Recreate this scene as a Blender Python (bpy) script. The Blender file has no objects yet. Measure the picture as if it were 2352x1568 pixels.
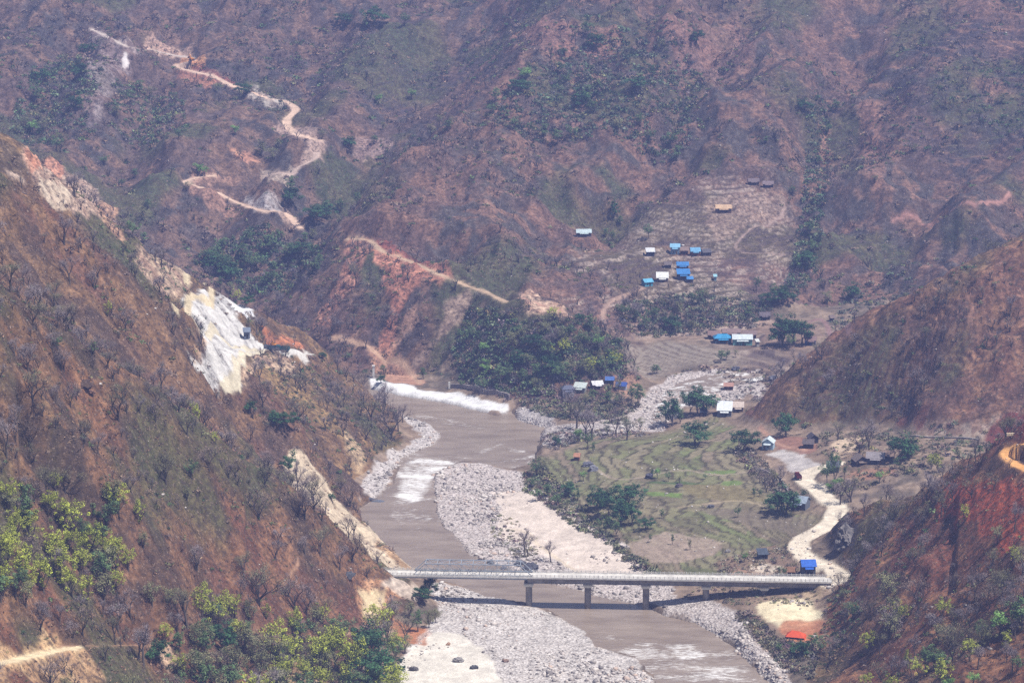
import bpy, math, random
import numpy as np
from mathutils import Vector, Matrix

# ------------------------------------------------------------------ camera, sky, sun, exposure
SC = bpy.context.scene
COL = SC.collection
H = 348.0                    # camera height above the river
PITCH = math.radians(12.0)   # camera looks down
FPX = 6669.0                 # focal length in pixels of a 2352-wide frame
CX, CY = 1176.0, 784.0
cam = bpy.data.cameras.new("camera")
cam.sensor_width = 36.0
cam.lens = 36.0 * FPX / 2352.0
cam.clip_start = 5.0
cam.clip_end = 9000.0
camo = bpy.data.objects.new("camera", cam)
COL.objects.link(camo)
camo.location = (0, 0, H)
camo.rotation_euler = (math.pi / 2 - PITCH, 0, 0)
SC.camera = camo

SUN_DIR = Vector((0.42, -0.20, 0.88)).normalized()
SUN_EL = math.asin(SUN_DIR.z)
SUN_AZ = math.atan2(SUN_DIR.x, SUN_DIR.y)
w = bpy.data.worlds.new("World")
SC.world = w
w.use_nodes = True
nt = w.node_tree
bg = nt.nodes["Background"]
sky = nt.nodes.new("ShaderNodeTexSky")
sky.sky_type = 'NISHITA'
sky.sun_disc = False
sky.sun_elevation = SUN_EL
sky.sun_rotation = SUN_AZ
sky.air_density = 1.2
sky.dust_density = 1.5
nt.links.new(sky.outputs[0], bg.inputs[0])
bg.inputs[1].default_value = 0.075
sl = bpy.data.lights.new("sun", 'SUN')
sl.energy = 5.0
sl.angle = math.radians(0.5)
sl.color = (1.0, 0.95, 0.88)
so = bpy.data.objects.new("sun", sl)
COL.objects.link(so)
so.rotation_euler = SUN_DIR.to_track_quat('Z', 'Y').to_euler()
so.location = (300, 1200, 900)
vs = SC.view_settings
vs.view_transform = 'Standard'
vs.look = 'None'
vs.exposure = 0.48
vs.gamma = 1.0
SC.cycles.max_bounces = 5
SC.cycles.diffuse_bounces = 2
SC.cycles.glossy_bounces = 2
SC.cycles.transparent_max_bounces = 8
SC.cycles.volume_bounces = 0
SC.cycles.use_denoising = False

# ------------------------------------------------------------------ helpers: pixels <-> world, noise
def ray(px, py):
    a = (np.asarray(px, float) - CX) / FPX
    b = (CY - np.asarray(py, float)) / FPX
    return a, math.cos(PITCH) + b * math.sin(PITCH), -math.sin(PITCH) + b * math.cos(PITCH)

def PY(px, py, Y):
    a, dy, dz = ray(px, py)
    t = Y / dy
    return (float(a * t), float(Y), float(H + dz * t))

def PZ(px, py, z):
    a, dy, dz = ray(px, py)
    t = (z - H) / dz
    return (float(a * t), float(dy * t), float(z))

def project(X, Y, Z):
    z = Z - H
    f = Y * math.cos(PITCH) - z * math.sin(PITCH)
    u = Y * math.sin(PITCH) + z * math.cos(PITCH)
    return CX + FPX * X / f, CY - FPX * u / f

def pts(lst):
    out = []
    for p in lst:
        if len(p) == 3: out.append(PY(*p))
        else: out.append(PZ(p[0], p[1], p[3]))
    return out

_nr = np.random.RandomState(5)
_G = _nr.rand(256, 256).astype(np.float32)
def vnoise(x, y):
    xi = np.floor(x).astype(np.int64); yi = np.floor(y).astype(np.int64)
    fx = x - xi; fy = y - yi
    fx = fx * fx * fx * (fx * (fx * 6 - 15) + 10); fy = fy * fy * fy * (fy * (fy * 6 - 15) + 10)
    x0 = xi & 255; x1 = (xi + 1) & 255; y0 = yi & 255; y1 = (yi + 1) & 255
    return (_G[x0, y0] * (1 - fx) + _G[x1, y0] * fx) * (1 - fy) + (_G[x0, y1] * (1 - fx) + _G[x1, y1] * fx) * fy

def fbm(x, y, s, octv=4, off=0.0, ridged=False, gain=0.5):
    a = 1.0; t = 0.0; r = 0.0
    x = x / s + off; y = y / s + off * 1.7
    for k in range(octv):
        c, sn = math.cos(0.6 * k + .3), math.sin(0.6 * k + .3)
        n = vnoise(x * c - y * sn + 13.1 * k, x * sn + y * c + 7.7 * k)
        if ridged: n = 1 - abs(2 * n - 1)
        r = r + a * n; t += a; a *= gain; x = x * 2.03; y = y * 2.03
    return r / t

def sstep(a, b, x):
    t = np.clip((x - a) / (b - a), 0, 1)
    return t * t * (3 - 2 * t)

class RBF:
    def __init__(self, P, c=12.0, lam=3.0, reach=90.0):
        P = np.array(P, float)
        self.reach = reach; self.lo = P[:, 2].min() - 5; self.hi = P[:, 2].max() + 6
        self.c = c; self.P = P[:, :2]; n = len(P)
        self.s = 300.0
        A = np.zeros((n + 3, n + 3))
        d = np.sqrt(((self.P[:, None] - self.P[None]) ** 2).sum(-1) + c * c)
        A[:n, :n] = -d
        A[np.arange(n), np.arange(n)] += lam * .3
        Q = np.c_[np.ones(n), (self.P[:, 0]) / self.s, (self.P[:, 1] - 1300) / self.s]
        A[:n, n:] = Q; A[n:, :n] = Q.T
        b = np.r_[P[:, 2], 0, 0, 0]
        self.w = np.linalg.lstsq(A, b, rcond=None)[0]
    def __call__(self, X, Y):
        n = len(self.P)
        r = self.w[n] + self.w[n + 1] * X / self.s + self.w[n + 2] * (Y - 1300) / self.s
        dn = np.full(X.shape, 1e9)
        for i in range(n):
            d = np.sqrt((X - self.P[i, 0]) ** 2 + (Y - self.P[i, 1]) ** 2 + self.c ** 2)
            r = r - self.w[i] * d
            dn = np.minimum(dn, d)
        # away from its own points a hillside sinks out of the scene
        return np.clip(r, self.lo, self.hi) - np.maximum(dn - self.reach, 0) * 1.2

def layer(ridge, face, sinks=(), w1=45, d1=32, w2=150, d2=120, c=10, reach=85.0):
    """a hillside from its crest line (falling away behind it, square to the crest), points of its face,
    the open floor it must stay under (sinks)"""
    R = pts(ridge); P = R + pts(face); A = [PZ(x, y, -14) for x, y in sinks]
    for i, p in enumerate(R):
        a_ = R[max(i - 1, 0)]; b_ = R[min(i + 1, len(R) - 1)]
        dx, dy = b_[0] - a_[0], b_[1] - a_[1]; q = math.hypot(dx, dy)
        nx_, ny_ = -dy / q, dx / q
        if ny_ < 0: nx_, ny_ = -nx_, -ny_
        A.append((p[0] + nx_ * w1, p[1] + ny_ * w1, p[2] - d1))
        if i % 2 == 0: A.append((p[0] + nx_ * w2, p[1] + ny_ * w2, p[2] - d2))
    for q in A:
        if all(abs(q[2] - p[2]) < 1.15 * math.hypot(q[0] - p[0], q[1] - p[1]) + 2 for p in P):
            P.append(q)
    return RBF(P, c, 3.0, reach)

# ------------------------------------------------------------------ the hillsides
S1R = [(-350, 380, 940), (-150, 520, 975), (0, 640, 1000), (150, 745, 1022), (300, 850, 1040), (450, 962, 1062), (600, 1082, 1085), (700, 1160, 1100), (800, 1240, 1115), (860, 1312, 1126)]
S1 = layer(S1R, [(0, 1568, 830), (0, 1300, 875), (0, 1000, 928), (-300, 1568, 780), (-300, 1200, 860), (300, 1568, 900), (300, 1200, 969), (450, 1200, 1012), (450, 1400, 975), (600, 1300, 1038), (600, 1568, 983),
            (720, 1350, 1062), (720, 1480, 1035), (840, 1400, 'z', 9), (840, 1480, 'z', 6), (760, 1568, 'z', 7), (1000, 1395, 'z', 3), (955, 1480, 'z', 2.5), (885, 1560, 'z', 2), (930, 1345, 'z', 8),
            (0, 1800, 795), (400, 1800, 870), (800, 1750, 'z', 3)], [(1100, 1350), (1150, 1450), (1000, 1600), (1080, 1520), (1000, 1330)])
S2R = [(-450, 60, 1080), (-200, 260, 1120), (0, 415, 1150), (130, 490, 1165), (250, 580, 1180), (340, 650, 1190), (415, 708, 1200), (474, 772, 1212), (498, 900, 1192), (575, 975, 1198),
            (680, 1058, 1203), (760, 1138, 1200), (830, 1210, 1192), (900, 1268, 1182), (955, 1316, 1168)]
S2 = layer(S2R, [(0, 600, 1110), (200, 700, 1130), (400, 850, 1155), (550, 1020, 1170), (700, 1130, 1175), (800, 1220, 1170), (880, 1290, 1165), (-200, 500, 1060)], [(1000, 1250), (1100, 1330), (930, 1200), (900, 1150), (1050, 1400)])
S3 = layer([(-400, 60, 1310), (-150, 200, 1340), (0, 305, 1360), (130, 400, 1375), (200, 450, 1385), (268, 520, 1395), (340, 590, 1410), (420, 630, 1420), (500, 672, 1435), (590, 722, 1450), (690, 770, 1465), (745, 812, 1480),
            (800, 850, 1485), (860, 892, 1482), (905, 930, 1465)],
           [(100, 470, 1335), (250, 600, 1345), (0, 430, 1315), (420, 700, 1375), (480, 800, 1330), (500, 880, 1290), (600, 900, 1315), (700, 980, 1322), (780, 1080, 'z', 8), (825, 1110, 'z', 3.5), (840, 1060, 'z', 7),
            (800, 1000, 'z', 18), (850, 960, 'z', 18), (920, 985, 'z', 5), (870, 1045, 'z', 3), (700, 850, 1422), (640, 805, 1428), (710, 812, 1450)], [(1000, 1060), (950, 1150), (1060, 1000), (1000, 930), (1100, 1200), (1000, 1250), (900, 1200)])
CS = layer([(560, 740, 1630), (640, 690, 1640), (720, 640, 1640), (780, 580, 1638), (840, 542, 1632), (950, 592, 1612), (1050, 642, 1582), (1200, 694, 1538), (1310, 732, 1512), (1400, 776, 1530), (1460, 802, 1545)],
           [(720, 755, 1600), (760, 810, 'z', 12), (840, 700, 1580), (840, 800, 1549), (900, 800, 1549), (960, 862, 'z', 4), (890, 868, 'z', 3), (1050, 878, 'z', 4.5), (1180, 922, 'z', 4), (1080, 770, 1540), (1250, 830, 1482),
            (1300, 925, 'z', 7), (1430, 890, 'z', 9), (1475, 850, 'z', 7)], [(1000, 960), (1200, 1000), (1400, 980), (880, 930)], 40, 12, 130, 50)
MT = RBF(pts([(840, 515, 1690), (900, 450, 1735), (1000, 350, 1800), (1150, 200, 1900), (1330, 20, 2010), (1400, -60, 2060), (1600, -300, 2250), (1250, -250, 2220),
              (1430, 790, 'z', 14), (1600, 770, 'z', 15), (1800, 745, 'z', 17), (1960, 760, 'z', 18), (1330, 700, 1572), (1200, 660, 1590), (1050, 612, 1625), (950, 560, 1660),
              (1200, 500, 1715), (1200, 300, 1835), (1400, 150, 1935), (1600, 0, 2040), (1600, 200, 1910), (1600, 400, 1785), (1560, 620, 1662), (1660, 700, 1608), (1400, 600, 1645), (1400, 420, 1770),
              (1850, 560, 1700), (1900, 330, 1860), (1980, 100, 2010), (1750, 480, 1745), (1750, 250, 1870), (2050, 690, 1640), (2100, 500, 1735), (2352, 480, 1725), (2352, 300, 1830), (2352, 0, 2030), (2100, 200, 1890),
              (2500, 600, 1640), (2700, 300, 1810), (2700, 0, 2000), (2352, -400, 2330), (2000, -400, 2350), (2200, 800, 'z', 25)])
         + [(-150, 1790, -5), (-110, 1900, 40), (-50, 2050, 95), (-60, 2200, 110), (-200, 1700, -60), (-300, 1800, -80), (-300, 2100, -60), (-160, 2250, 20), (-60, 2500, 100), (100, 2500, 250)], 14, 3.0, 160)
FL = RBF(pts([(0, 330, 1800), (300, 520, 1755), (500, 640, 1715), (650, 690, 1690), (760, 600, 1730), (820, 480, 1790), (900, 400, 1850), (0, 0, 2150), (400, 0, 2150), (800, 0, 2160), (1200, 0, 2200), (400, 250, 1960), (150, 330, 1850),
              (0, 180, 1970), (700, 300, 1900), (1000, 200, 2020), (500, 450, 1810), (-300, 0, 2100), (-300, 300, 1850), (-700, 0, 2050), (-700, 350, 1800), (250, 90, 2060), (200, 250, 1930),
              (-300, -400, 2400), (400, -400, 2450), (1100, -400, 2500), (560, 720, 'z', 8), (300, 620, 1690), (0, 480, 1650), (1130, 200, 1960), (1310, 20, 2060), (985, 350, 1850), (1400, -70, 2130)]), 14, 3.0, 200)
R1 = layer([(2900, 200, 1420), (2600, 375, 1428), (2352, 530, 1417), (2200, 620, 1402), (2100, 672, 1408), (2000, 722, 1414), (1880, 790, 1411), (1800, 852, 1405), (1745, 905, 1410), (1712, 945, 1414)],
           [(1722, 985, 'z', 8.5), (1800, 1003, 'z', 11), (1900, 995, 'z', 14), (2000, 985, 'z', 18), (2100, 992, 'z', 22), (2200, 1000, 'z', 26), (2352, 980, 'z', 32), (2352, 800, 1343), (2100, 850, 1362), (1950, 900, 1374),
            (2200, 750, 1363), (2600, 900, 1288), (2600, 700, 1339), (2900, 900, 1270), (2900, 600, 1335)], [(1700, 1040), (1850, 1080), (2050, 1080), (1650, 980), (1700, 900)])
R2 = layer([(2900, 640, 1000), (2600, 850, 1040), (2440, 940, 1068), (2352, 992, 1082), (2300, 1020, 1092), (2200, 1068, 1112), (2100, 1118, 1135), (1990, 1172, 1160), (1930, 1196, 1174), (1890, 1258, 1162)],
           [(1930, 1318, 'z', 14.5), (1915, 1345, 'z', 12), (1880, 1410, 'z', 8), (1868, 1470, 'z', 5), (1815, 1560, 'z', 2.5), (2100, 1300, 1052), (2352, 1200, 1000), (2352, 1400, 930), (2352, 1568, 880), (2100, 1568, 950), (2100, 1450, 990),
            (1990, 1560, 'z', 16), (1990, 1400, 'z', 24), (2000, 1250, 1105), (2600, 1200, 940), (2600, 1568, 800), (2352, 1750, 820), (2150, 1200, 1068)], [(1850, 1240), (1840, 1340), (1800, 1450), (1740, 1560), (1870, 1180), (1950, 1120)])
FLOOR = RBF(pts([(800, 900, 'z', 1), (1000, 870, 'z', 2.5), (1180, 935, 'z', 2), (1060, 1000, 'z', 1.2), (1250, 985, 'z', 2), (1300, 960, 'z', 4), (1400, 950, 'z', 4), (1480, 900, 'z', 5), (1600, 880, 'z', 7), (1720, 870, 'z', 9),
                 (1480, 980, 'z', 3), (1600, 960, 'z', 5.5), (1500, 850, 'z', 9), (1600, 830, 'z', 13), (1780, 835, 'z', 15), (1440, 800, 'z', 13), (1780, 790, 'z', 17),
                 (1250, 1060, 'z', 4), (1330, 1020, 'z', 5.5), (1420, 1005, 'z', 6), (1600, 1005, 'z', 8), (1690, 960, 'z', 8), (1750, 1000, 'z', 11), (1765, 1035, 'z', 12), (1870, 1020, 'z', 15), (1980, 1060, 'z', 20), (2060, 1050, 'z', 23), (2150, 1040, 'z', 26),
                 (1245, 1130, 'z', 4.5), (1350, 1170, 'z', 5), (1450, 1235, 'z', 5), (1560, 1310, 'z', 5), (1500, 1180, 'z', 7), (1650, 1200, 'z', 8.5), (1500, 1080, 'z', 7.5), (1700, 1100, 'z', 9.5), (1750, 1150, 'z', 10), (1700, 1290, 'z', 8), (1800, 1250, 'z', 10),
                 (1890, 1070, 'z', 14.5), (1840, 1100, 'z', 13.5), (1920, 1160, 'z', 14), (1895, 1205, 'z', 14), (1832, 1252, 'z', 13), (1855, 1290, 'z', 12.8), (1925, 1320, 'z', 13.2), (1900, 1338, 'z', 12.5), (1810, 1310, 'z', 10), (1860, 1330, 'z', 11),
                 (1757, 1368, 'z', 7), (1624, 1370, 'z', 5), (1880, 1375, 'z', 8), (1760, 1400, 'z', 7), (1850, 1420, 'z', 7), (1700, 1420, 'z', 4), (1780, 1480, 'z', 4.5), (1828, 1462, 'z', 5.5), (1830, 1540, 'z', 3),
                 (1180, 1120, 'z', 1.2), (1300, 1210, 'z', 1.6), (1400, 1290, 'z', 1.6), (1480, 1335, 'z', 2), (1530, 1375, 'z', 2), (1100, 1150, 'z', 1), (1200, 1270, 'z', 1.2), (1650, 1440, 'z', 1.5),
                 (1050, 1400, 'z', 2), (950, 1568, 'z', 2), (1200, 1500, 'z', 1.6), (1350, 1568, 'z', 1.0), (1000, 1700, 'z', 2), (960, 1000, 'z', 1.2), (870, 1120, 'z', 1), (1500, 1700, 'z', 1), (1900, 1700, 'z', 2),
                 (500, 700, 'z', 3), (300, 1000, 'z', 2), (2300, 900, 'z', 22), (2300, 1200, 'z', 14), (2100, 760, 'z', 20)]), 8, 2.0, 1e9)

# grid: a fan that covers the view with a margin each side
NU = 800
U = np.linspace(-0.25, 0.25, NU)
YR = np.concatenate([np.arange(620, 1600, 1.5), np.arange(1600, 2300, 2.0), np.arange(2300, 2700, 9.0)])
NR = len(YR)
UU, YY = np.meshgrid(U, YR)
XX = UU * YY

def coarse(fn, k=3):
    """evaluate on a coarser fan and interpolate"""
    cu = np.linspace(-0.25, 0.25, NU // k + 1)
    cy = np.concatenate([YR[::k], YR[-1:]])
    gu, gy = np.meshgrid(cu, cy)
    v = fn(gu * gy, gy)
    fu = (U + 0.25) / 0.5 * (len(cu) - 1)
    iu = np.clip(fu.astype(int), 0, len(cu) - 2); tu = fu - iu
    fy = np.interp(YR, cy, np.arange(len(cy)))
    iy = np.clip(fy.astype(int), 0, len(cy) - 2); ty = (fy - iy)[:, None]
    a = v[iy][:, iu] * (1 - tu) + v[iy][:, iu + 1] * tu
    b = v[iy + 1][:, iu] * (1 - tu) + v[iy + 1][:, iu + 1] * tu
    return a * (1 - ty) + b * ty

LZ = {n: coarse(f) for n, f in dict(S1=S1, S2=S2, S3=S3, CS=CS, MT=MT, FL=FL, R1=R1, R2=R2, FLOOR=FLOOR).items()}
def dip(zl, crest, past):
    # nearer than the next crest a hillside has ended in the gully behind it
    P = pts(crest); u = [p[0] / p[1] for p in P]; y = [p[1] for p in P]
    yc = np.interp(UU, u, y)
    return zl - 1.3 * np.maximum(yc + past - YY, 0)
LZ['S2'] = dip(LZ['S2'], S1R, 10); LZ['S3'] = dip(LZ['S3'], S2R, 15); LZ['S3'] = dip(LZ['S3'], S1R, 60)
LZ['S3'] = dip(LZ['S3'], [(400, 800, 1220), (520, 900, 1265), (700, 1000, 1285), (900, 1000, 1290)], 0)
LZ['FL'] = LZ['FL'] - np.maximum(XX - 30, 0) * .8
LZ['FLOOR'] = np.clip(LZ['FLOOR'], -1, 32)
names = ['S1', 'S2', 'S3', 'CS', 'MT', 'FL', 'R1', 'R2']
stack = np.stack([LZ[n] for n in names])
owner = stack.argmax(0)
hill = stack.max(0)
def smax(a, b, k):
    h = np.clip(0.5 + 0.5 * (a - b) / k, 0, 1)
    return b * (1 - h) + a * h + k * h * (1 - h)
Z = smax(hill, LZ['FLOOR'], 2.0)
slope_m = sstep(0.0, 9.0, hill - LZ['FLOOR'])          # 1 on the hillsides
# relief: gullies, bumps, small roughness
g1 = fbm(XX, YY, 85, 3, 3.1, True) - 0.62
g2 = fbm(XX, YY * 0.8, 34, 3, 9.4, True) - 0.6
g3 = fbm(XX, YY, 11, 3, 1.7) - 0.5
g4 = fbm(XX, YY, 3.6, 2, 5.2) - 0.5
far = sstep(1500, 1700, YY)

FOLDS = [  # crest (+) and gully (-) lines of the far slopes: pixels, height m, half width m
    ([(850, 500), (1000, 345), (1150, 195), (1330, 15)], 9, 26), ([(1010, 560), (1130, 420), (1210, 300)], 8, 24), ([(1100, 480), (1240, 330), (1300, 180), (1400, 40)], -12, 24),
    ([(1290, 470), (1420, 300), (1540, 120), (1600, 0)], 13, 30), ([(1330, 560), (1480, 390), (1560, 330), (1640, 120), (1700, 0)], -13, 26), ([(1230, 640), (1300, 520), (1330, 430)], -8, 20), ([(1130, 640), (1180, 540), (1200, 450)], 9, 20),
    ([(1640, 380), (1720, 250), (1800, 60)], 9, 30), ([(1860, 640), (1850, 540), (1890, 380), (1910, 250), (2010, 60)], -16, 26), ([(1960, 640), (2010, 430), (2120, 230), (2250, 40)], 13, 28), ([(2060, 620), (2200, 420), (2352, 240)], -9, 26), ([(2150, 600), (2300, 420), (2420, 300)], 10, 26),
    ([(1780, 380), (1800, 260), (1870, 120)], 8, 18), ([(700, 520), (800, 370), (950, 200), (1080, 60)], -11, 28), ([(560, 560), (640, 400), (760, 250), (900, 60)], 12, 30), ([(480, 560), (560, 400), (640, 320), (740, 120), (800, 20)], -10, 24),
    ([(330, 500), (400, 360), (460, 200), (560, 60)], 9, 26), ([(250, 470), (300, 330), (380, 200), (420, 60)], -10, 22), ([(170, 380), (220, 200), (250, 90)], 12, 24), ([(60, 330), (130, 200), (190, 60)], -12, 24), ([(0, 260), (60, 130), (100, 20)], 9, 24),
    # the centre spur and the right hand hill
    ([(870, 600), (885, 700), (880, 800), (920, 860)], -5, 9), ([(800, 600), (770, 690), (730, 740)], -4, 9), ([(1085, 690), (1040, 760), (960, 850)], -6, 10), ([(980, 640), (950, 740), (930, 820)], 4, 12), ([(1180, 700), (1130, 800), (1080, 870)], 4, 14), ([(1280, 740), (1250, 830), (1230, 900)], -4, 12),
    ([(2352, 620), (2150, 760), (1960, 880), (1850, 960)], 5, 12), ([(2352, 800), (2200, 880), (2080, 950)], 5, 12), ([(2352, 700), (2180, 800), (2020, 920)], -5, 12),
    ([(2352, 1150), (2150, 1290), (2000, 1480)], 4, 9), ([(2352, 1290), (2200, 1420), (2080, 1560)], -4, 9), ([(2352, 1400), (2240, 1500), (2180, 1568)], 4, 9), ([(2250, 1080), (2100, 1210), (1980, 1350)], -4, 9),
    # the near left slope
    ([(0, 790), (200, 920), (420, 1120), (560, 1330)], -5, 14), ([(0, 950), (200, 1080), (330, 1250), (420, 1400)], 6, 16), ([(0, 1180), (150, 1290), (300, 1400), (380, 1470)], -8, 12), ([(0, 1380), (120, 1430), (250, 1500)], 5, 10), ([(0, 500), (220, 640), (400, 800)], -5, 12)]
def add_folds():
    global Z
    for px, amp, wd in FOLDS:
        P = hits([p[0] for p in px], [p[1] for p in px])
        b = box(P, wd * 3.2)
        D, T = dist_line(XX[b], YY[b], P, vals=np.linspace(0, 1, len(P)))
        D = D + (fbm(XX[b], YY[b], wd * 1.2, 2, amp * 1.3) - .5) * wd * 1.3
        prof = 1 / (1 + (np.maximum(D, 0) / wd) ** 2) ** 1.5
        ends = sstep(0, .12, T) * (1 - sstep(.88, 1, T)) * .8 + .2
        Z[b] = Z[b] + amp * prof * ends * slope_m[b]

def sampleg(A, X, Y):
    fu = (np.asarray(X) / Y + 0.25) / 0.5 * (NU - 1)
    fy = np.interp(Y, YR, np.arange(NR))
    iu = np.clip(np.floor(fu).astype(int), 0, NU - 2); iy = np.clip(np.floor(fy).astype(int), 0, NR - 2)
    tu = np.clip(fu - iu, 0, 1); ty = np.clip(fy - iy, 0, 1)
    return (A[iy, iu] * (1 - tu) + A[iy, iu + 1] * tu) * (1 - ty) + (A[iy + 1, iu] * (1 - tu) + A[iy + 1, iu + 1] * tu) * ty

def hits(px, py, A=None, y0=640.0):
    """first point of the ground seen along each pixel's ray"""
    A = Z if A is None else A
    px = np.atleast_1d(np.asarray(px, float)); py = np.atleast_1d(np.asarray(py, float))
    a, dy, dz = ray(px, py)
    Ys = np.arange(y0, 2690, 1.5)
    out = np.zeros((len(px), 3))
    for s in range(0, len(px), 400):
        e = min(len(px), s + 400)
        t = Ys[None] / dy[s:e, None]
        xs = a[s:e, None] * t; zs = H + dz[s:e, None] * t
        g = sampleg(A, xs, np.broadcast_to(Ys[None], xs.shape))
        below = g >= zs
        i = np.where(below.any(1), below.argmax(1), len(Ys) - 1)
        i = np.maximum(i, 1); r = np.arange(e - s)
        d1 = zs[r, i] - g[r, i]; d0 = zs[r, i - 1] - g[r, i - 1]
        f = np.clip(d0 / np.maximum(d0 - d1, 1e-6), 0, 1)
        Yh = Ys[i - 1] + f * (Ys[i] - Ys[i - 1])
        tt = Yh / dy[s:e]
        out[s:e, 0] = a[s:e] * tt; out[s:e, 1] = Yh; out[s:e, 2] = H + dz[s:e] * tt
    return out

def ground(x, y):
    return sampleg(Z, np.asarray(x, float), np.asarray(y, float))

def inpoly(X, Y, poly):
    r = np.zeros(X.shape, bool)
    n = len(poly)
    for i in range(n):
        x1, y1 = poly[i][:2]; x2, y2 = poly[(i + 1) % n][:2]
        if y1 == y2: continue
        c = ((y1 > Y) != (y2 > Y)) & (X < (x2 - x1) * (Y - y1) / (y2 - y1) + x1)
        r ^= c
    return r

def dist_line(X, Y, line, closed=False, vals=None):
    """distance to a polyline (and a value carried along it)"""
    D = np.full(X.shape, 1e9); V = np.zeros(X.shape)
    L = list(line) + ([line[0]] if closed else [])
    for i in range(len(L) - 1):
        x1, y1 = L[i][:2]; x2, y2 = L[i + 1][:2]
        dx, dy = x2 - x1, y2 - y1; q = dx * dx + dy * dy + 1e-9
        t = np.clip(((X - x1) * dx + (Y - y1) * dy) / q, 0, 1)
        d = np.hypot(X - x1 - t * dx, Y - y1 - t * dy)
        m = d < D
        D = np.where(m, d, D)
        if vals is not None: V = np.where(m, vals[i] + t * (vals[i + 1] - vals[i]), V)
    return (D, V) if vals is not None else D

def box(poly, pad):
    xs = [p[0] for p in poly]; ys = [p[1] for p in poly]
    i0, i1 = np.searchsorted(YR, [min(ys) - pad, max(ys) + pad])
    i0 = max(0, i0 - 1); i1 = min(NR, i1 + 1)
    u = [x / y for x, y in zip(xs, ys)]
    y_ = max(min(ys) - pad, 650)
    j0, j1 = np.searchsorted(U, [min(u) - pad / y_, max(u) + pad / y_])
    return slice(i0, i1), slice(max(0, j0 - 1), min(NU, j1 + 1))

def pmask(poly, feather=2.0, warp=3.0, ws=9.0):
    """0..1 mask of a ground region given by its outline in the world"""
    M = np.zeros(Z.shape)
    b = box(poly, feather + warp + 4)
    X = XX[b]; Y = YY[b]
    d = dist_line(X, Y, poly, True)
    d = np.where(inpoly(X, Y, poly), d, -d)
    d = d + (fbm(X, Y, ws, 3, 2.2) - 0.5) * 2 * warp
    M[b] = sstep(-feather, feather, d)
    return M

SHEET = {(664, 1036): 'S2', (870, 1240): 'S2'}
def outline(px_list, z=None):
    if z is None and tuple(px_list[0]) in SHEET:      # an outline that belongs to one hillside, traced on that hillside
        h = hits([p[0] for p in px_list], [p[1] for p in px_list], np.where(np.isin(owner, (0, 1) if SHEET[tuple(px_list[0])] == 'S3' else (0,)), -60.0, Z))
        return [tuple(q[:2]) for q in h]
    if z is not None: return [PZ(p[0], p[1], z)[:2] for p in px_list]
    h = hits([p[0] for p in px_list], [p[1] for p in px_list])
    return [tuple(q[:2]) for q in h]

# plots that were levelled into terraces are smoother than the wild slopes
FIELD = outline([(1235, 1075), (1290, 1035), (1340, 1015), (1440, 1000), (1560, 985), (1640, 960), (1690, 985), (1745, 1060), (1790, 1130), (1850, 1170), (1885, 1195), (1850, 1225), (1790, 1265), (1690, 1305), (1590, 1318), (1530, 1318), (1430, 1250), (1330, 1172), (1215, 1110)])
UPFIELD = outline([(1425, 785), (1520, 782), (1640, 800), (1780, 800), (1800, 835), (1700, 838), (1560, 845), (1440, 850)])
TERR = outline([(1340, 745), (1300, 690), (1320, 560), (1420, 480), (1560, 420), (1750, 395), (1830, 470), (1840, 600), (1760, 700), (1830, 745), (1880, 800), (1640, 775), (1500, 770)])
NTERR = outline([(900, 150), (1120, 60), (1180, 200), (1000, 330), (860, 330), (800, 230)])
RTERR = outline([(2050, 60), (2352, 20), (2400, 350), (2200, 420), (2050, 330)])
R1Z = outline([(1900, 800), (2100, 690), (2352, 560), (2480, 500), (2480, 960), (2300, 960), (2000, 960), (1850, 960), (1800, 900)])
calm = 1 - .8 * np.maximum(np.maximum(pmask(TERR, 12, 8, 25), pmask(NTERR, 14, 8, 25)), np.maximum(pmask(RTERR, 14, 8, 25), .6 * pmask(R1Z, 10, 4, 25)))
Z = Z + slope_m * (calm * (g1 * (11 + 14 * far) + g2 * (7.5 + 4 * far)) + g3 * 4.2 * calm + g4 * 2.0 * calm) + (1 - slope_m) * (g3 * 0.5 + g4 * .25)
add_folds()

# ------------------------------------------------------------------ the river bed
LEFT_SHORE = [(800, 925), (880, 935), (930, 958), (989, 977), (1012, 1000), (998, 1019), (953, 1038), (921, 1052), (916, 1075), (907, 1108), (871, 1136), (857, 1147), (827, 1167), (829, 1200), (845, 1222), (890, 1262), (950, 1306),
              (1003, 1331), (1061, 1348), (1096, 1362), (1120, 1373), (1207, 1385), (1225, 1395), (1260, 1401), (1288, 1418), (1342, 1450), (1367, 1485), (1458, 1509), (1493, 1544), (1507, 1568), (1600, 1700)]
RIGHT_SHORE = [(1900, 1700), (1768, 1568), (1736, 1537), (1683, 1485), (1648, 1460), (1597, 1429), (1529, 1416), (1476, 1388), (1388, 1372), (1338, 1358), (1268, 1342), (1200, 1320), (1142, 1298), (1100, 1284), (1071, 1263), (1044, 1228),
               (1015, 1207), (1001, 1178), (1002, 1155), (996, 1115), (1000, 1087), (1031, 1073), (1061, 1064), (1110, 1068), (1143, 1077), (1175, 1084), (1225, 1073), (1230, 1038), (1237, 1021), (1246, 990), (1272, 986), (1237, 979),
               (1188, 965), (1174, 943), (1143, 955), (1061, 934), (991, 920), (932, 911), (860, 895), (800, 885)]
RIVER = outline(LEFT_SHORE + RIGHT_SHORE, 0.0)
bx = box(RIVER, 14)
Xb, Yb = XX[bx], YY[bx]
dr = dist_line(Xb, Yb, RIVER, True)
dr = np.where(inpoly(Xb, Yb, RIVER), -dr, dr) + (fbm(Xb, Yb, 5, 3, 8.8) - 0.5) * 2.2
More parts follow.
